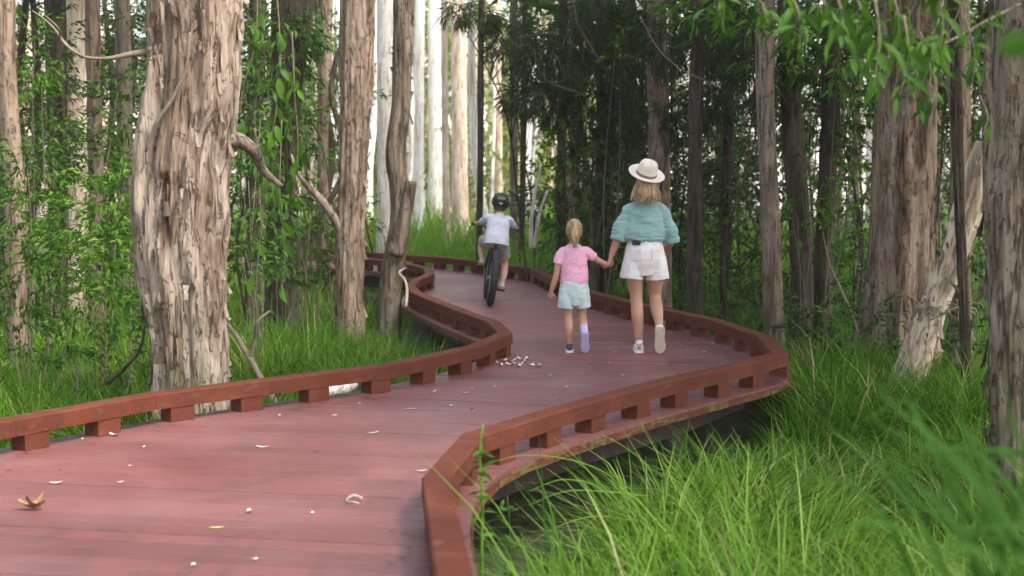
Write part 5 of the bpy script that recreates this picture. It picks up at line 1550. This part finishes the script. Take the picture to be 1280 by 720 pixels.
for z in (.062, -.062): chn.tube([(.05, BB[1], BB[2] + z), (.05, 0.0, ca[2] + z * .55)], .004, 6)
chn.build('chain', M['frame'], bike)
MB().box((0, .222, .585), (.05, .014, .030)).build('reflector', M['refl'], bike, smooth=False)

K = thing('person', 'boy in a black helmet and pale grey shirt riding the small bicycle away', 'person', (BX, BY, 0))
K.rotation_euler = (0, LEAN, YAW)
K.scale = bike.scale = (1.07, 1.07, 1.07)
b = MB()
lm(b, [(0, .22, .695), (0, .225, .76), (0, .27, .86), (0, .315, .95), (0, .33, 1.00)], [(.095, .075), (.10, .078), (.098, .07), (.108, .064), (.042, .04)], 26, 22)
lm(b, [(0, .33, .99), (0, .35, 1.05)], [.037, .037], 8, 12)
head(b, (0, .365, 1.125), (.066, .080, .096))
lm(b, [(-.058, .24, .715), (-.110, .37, .70), (-.150, .50, .665), (-.145, .45, .57), (-.130, .40, .48)], [.058, .054, .040, .041, .027], 30)
lm(b, [(-.125, .375, .455), (-.127, .44, .435), (-.128, .51, .425)], [.026, .026, .018], 10)
lm(b, [(.058, .24, .715), (.098, .36, .60), (.135, .43, .465), (.138, .375, .36), (.128, .335, .235)], [.058, .054, .040, .041, .027], 30)
lm(b, [(.125, .31, .205), (.127, .37, .195), (.128, .44, .185)], [.026, .026, .018], 10)
for s in (-1, 1):
    lm(b, [(s * .105, .325, .965), (s * .165, .42, .915), (s * .215, .52, .875), (s * .228, .60, .87), (s * .225, .655, .872)], [.036, .033, .027, .024, .018], 26)
    hand(b, (s * .225, .655, .876), (-s * .10, 1, .0), (0, -.1, -1), -s, .66, 1.15)
fuse(b, 'body', M['skin_pale'], K, 0.0048, 4)
eyes(K, (0, .365, 1.125), (.066, .080, .096))
b = MB()
lm(b, [(0, .19, .665), (0, .205, .72), (0, .245, .82), (0, .30, .92), (0, .32, .965), (0, .335, 1.01)], [(.142, .10), (.140, .10), (.130, .088), (.124, .078), (.100, .062), (.05, .046)], 30, 24, (False, False))
for s in (-1, 1): lm(b, [(s * .070, .315, .955), (s * .105, .325, .958), (s * .145, .39, .925), (s * .178, .445, .900)], [.044, .048, .046, .043], 16, 16, (True, False))
fuse(b, 'shirt', M['greyshirt'], K, 0.0055, 4, folds(17, 0.004, 31, 1.2))
b = MB()
lm(b, [(0, .215, .76), (0, .215, .69)], [(.115, .095), (.125, .10)], 10, 22, (False, False))
lm(b, [(-.062, .24, .71), (-.108, .36, .695), (-.134, .43, .685)], [.078, .074, .070], 16, 18, (True, False))
lm(b, [(.062, .24, .71), (.098, .335, .62), (.120, .39, .545)], [.078, .074, .070], 16, 18, (True, False))
fuse(b, 'shorts', M['greyshort'], K, 0.0055, 3, folds(17, 0.0035, 41, 0.8))
shoe(K, (-.125, .345, .418), (-.130, .53, .398), (0, .1, 1), .185, .072, M['tan_shoe'], M['sole_gum'], 0.05)
shoe(K, (.125, .285, .175), (.130, .46, .150), (0, .14, 1), .185, .072, M['tan_shoe'], M['sole_gum'], 0.05)
hb = MB(); hb.ball((0, .358, 1.115), (.070, .083, .085), 18, 12); hb.build('hair', M['brownhair'], K)
# helmet: shell with raised ribs, dark vents, strap and rear dial
b = MB()
hc = np.array((0, .36, 1.150))
b.ball(hc + [0, 0, .004], (.102, .120, .100), 28, 18)
for sx in (-.062, -.031, 0, .031, .062):
    pts = []
    for k in range(9):
        a = math.pi * (0.06 + 0.86 * k / 8)
        pts.append(hc + np.array((sx * (0.4 + 0.75 * math.sin(a)), -math.cos(a) * .112, .010 + math.sin(a) * .088 * math.sqrt(max(.1, 1 - (sx / .1) ** 2)))))
    lm(b, pts, [.013] * 9, 26, 8)
def cut(co):
    d = np.zeros(len(co)); return d
me = fuse(b, 'helmet', plain('black_helmet_shell', (0.018, 0.018, 0.020), 0.28, 0.1, 20), K, 0.005, 3)
co = np.zeros(len(me.data.vertices) * 3, np.float32); me.data.vertices.foreach_get('co', co); co = co.reshape(-1, 3)
lowz = 1.108 + 0.03 * np.clip((co[:, 1] - .36) / .11, -1, 1)
co[:, 2] = np.maximum(co[:, 2], lowz)
me.data.vertices.foreach_set('co', co.ravel()); me.data.update()
MB().box((0, .2465, 1.135), (.040, .010, .014)).build('rear_dial', M['alu'], me, smooth=False)
q = MB()
for sx in (-.030, .030): q.box((sx, .262, 1.185), (.016, .012, .012))
q.build('rear_decal', M['alu'], me, smooth=False)
for s in (-1, 1):
    MB().tube(crom([(s * .078, .34, 1.12), (s * .062, .38, 1.06), (s * .015, .41, 1.022)], 10)[:, :3], .005, 6).build('chin_strap', M['saddle'], me)

# ------------------------------------------------------------------ litter on the deck
M['flake'] = plain('pale_bark_flake', (0.54, 0.46, 0.385), 0.85, 0.25, 60)
M['flake_dark'] = plain('dark_bark_flake', (0.10, 0.065, 0.05), 0.85, 0.3, 60)
M['dryleaf'] = plain('brown_dry_leaf', (0.24, 0.13, 0.045), 0.7, 0.3, 60)
M['yellowleaf'] = plain('yellow_green_leaf', (0.44, 0.44, 0.16), 0.6, 0.15, 60)
def flake_mesh(mb, L, w, curl, c=(0, 0, 0), rz=0.0):
    v = []
    for i in range(5):
        u = i / 4
        ww = w * (0.35 + 0.65 * math.sin(math.pi * min(max(u, .08), .95))) / 2
        z = 0.004 + curl * (u - .5) ** 2 * 4
        for s in (-1, 0, 1):
            x, y = (u - .5) * L, s * ww + 0.08 * L * math.sin(u * 3)
            v.append((c[0] + x * math.cos(rz) - y * math.sin(rz), c[1] + x * math.sin(rz) + y * math.cos(rz), c[2] + z + abs(s) * curl * .35))
    f = [(i * 3 + j, i * 3 + j + 1, i * 3 + j + 4, i * 3 + j + 3) for i in range(4) for j in range(2)]
    return mb.add(v, f)
def litter(name, label, cat, px, py, L, w, curl, mat, rz=None, group=None, z=0.0):
    o = MB(); flake_mesh(o, L * .72, w * .8, curl * .6)
    o = o.build(name, mat)
    o.location = at(px, py, z=z)
    o.rotation_euler = (0, 0, rnd.uniform(0, 6.28) if rz is None else rz)
    return tag(o, label, cat, group)
dl = thing('dry_leaf', 'crumpled brown dry leaf lying on the planks near the lower left corner', 'leaf', at(40, 637, z=0.004))
MB_ = MB(); flake_mesh(MB_, .13, .065, .035); MB_.build('blade', M['dryleaf'], dl)
MB_ = MB(); flake_mesh(MB_, .10, .05, .05, (0.012, .012, .006), .8); MB_.build('folded_edge', M['dryleaf'], dl)
cs = thing('bark_curl', 'grey curled hook of bark on the planks left of the near bend', 'bark curl', at(444, 628, z=0.004))
P = crom([(.030, .055, .004), (-.01, .065, .018), (-.04, .03, .012), (-.035, -.02, .006), (.0, -.05, .012), (.025, -.06, .006)], 24)[:, :3]
MB().tube(P, np.stack([np.linspace(.009, .006, 24), np.full(24, .0035)], 1), 8).build('strip', plain('grey_bark_strip', (0.30, 0.25, 0.22), 0.85, 0.3, 60), cs)
litter('fallen_leaf', 'small yellow-green leaf lying flat on the planks at the bottom of the picture', 'leaf', 271, 661, .085, .03, .006, M['yellowleaf'], .1)
litter('bark_flake', 'pale bark chip lying against the near bend of the right kerb rail', 'bark flake', 527, 590, .075, .028, .012, M['flake'], .2)
litter('bark_flake', 'dark bark sliver left of the near bend of the right kerb rail', 'bark flake', 500, 603, .075, .02, .006, M['flake_dark'], .1)
litter('bark_flake', 'pale bark flake resting against the left kerb rail at the left border', 'bark flake', 143, 545, .11, .04, .02, M['flake'], -.4)
litter('bark_flake', 'long pale bark sliver on the planks below the largest paperbark', 'bark flake', 328, 560, .10, .03, .012, M['flake'], -.1)
litter('bark_flake', 'pale slanting bark strip in the middle of the near deck', 'bark flake', 467, 542, .11, .026, .008, M['flake'], .7)
litter('bark_flake', 'cream bark flake under the left kerb rail near its middle', 'bark flake', 483, 487, .10, .05, .02, M['flake'], 0)
litter('bark_flake', 'thin pale bark strip lying crosswise left of the pile of flakes', 'bark flake', 513, 512, .12, .02, .005, M['flake'], 0)
litter('bark_flake', 'bark flake near the left border, cream with a brown tip', 'bark flake', 70, 605, .085, .035, .012, M['flake'], .3)
for k, (px, py) in enumerate([(622, 456), (630, 452), (637, 457), (644, 455), (650, 457), (657, 453), (663, 457), (668, 458), (652, 450), (660, 450), (640, 452), (675, 459), (626, 458), (648, 459)]):
    litter('bark_flake', 'cream bark flake in the little pile on the deck by the inner kerb corner', 'bark flake', px, py, rnd.uniform(.07, .14), rnd.uniform(.03, .05), rnd.uniform(.01, .035), M['flake'], None, 'flakes piled at the inner kerb corner')
SP = [(148, 604), (161, 583), (560, 508), (592, 486), (620, 484), (706, 485), (740, 460), (760, 455), (778, 470), (690, 470), (770, 440), (850, 432), (870, 425), (852, 441), (890, 430), (905, 437), (880, 440), (320, 700), (240, 708), (390, 642), (310, 640), (180, 560), (420, 520), (450, 505), (350, 520), (540, 490), (585, 492), (740, 520), (725, 527), (100, 550)]
for px, py in SP:
    litter('bark_flake', 'small pale bark flake scattered alone on the planks', 'bark flake', px + rnd.uniform(-3, 3), py, rnd.uniform(.035, .08), rnd.uniform(.015, .03), rnd.uniform(.004, .015), M['flake'], None, 'lone pale flakes on the planks')
for px, py in [(745, 530), (735, 512), (790, 500), (775, 430), (560, 640), (455, 560), (395, 565), (75, 588), (12, 588), (590, 512), (548, 494), (830, 436), (700, 500), (640, 352), (663, 360)]:
    litter('bark_flake', 'small dark bark chip scattered alone on the planks', 'bark flake', px, py, rnd.uniform(.035, .075), rnd.uniform(.012, .025), rnd.uniform(.003, .01), M['flake_dark'], None, 'lone dark chips on the planks')

def kerb_litter():
    mb = MB()
    for E, side in ((EDGE_R, 1), (EDGE_L, -1)):
        P = offset_poly(E[::10], side * 0.26)
        for k in range(420):
            p = P[rnd.randrange(int(len(P) * .12), int(len(P) * .9))]
            q = (p[0] + rnd.gauss(0, .07), p[1] + rnd.gauss(0, .07), rnd.uniform(.001, .004))
            flake_mesh(mb, rnd.uniform(.012, .05), rnd.uniform(.005, .014), rnd.uniform(.001, .006), q, rnd.uniform(0, 6.28))
    tag(mb.build('leaf_litter', M['flake_dark']), 'fine brown leaf litter caught along both kerb rails', None, None, 'stuff')
kerb_litter()

# ------------------------------------------------------------------ the soft air of the wood
def haze():
    m = bpy.data.materials.new('haze_air'); m.use_nodes = True
    nt = m.node_tree; nt.nodes.clear()
    o = nt.nodes.new('ShaderNodeOutputMaterial'); v = nt.nodes.new('ShaderNodeVolumePrincipled')
    v.inputs['Color'].default_value = (0.95, 0.93, 0.83, 1)
    v.inputs['Density'].default_value = 0.0009
    v.inputs['Anisotropy'].default_value = 0.2
    nt.links.new(v.outputs[0], o.inputs['Volume'])
    b = MB().box((0, 125, 9.5), (960, 890, 22.4)).build('haze', m, None, smooth=False)
    tag(b, 'thin pale air between the trunks', None, None, 'stuff')
haze()
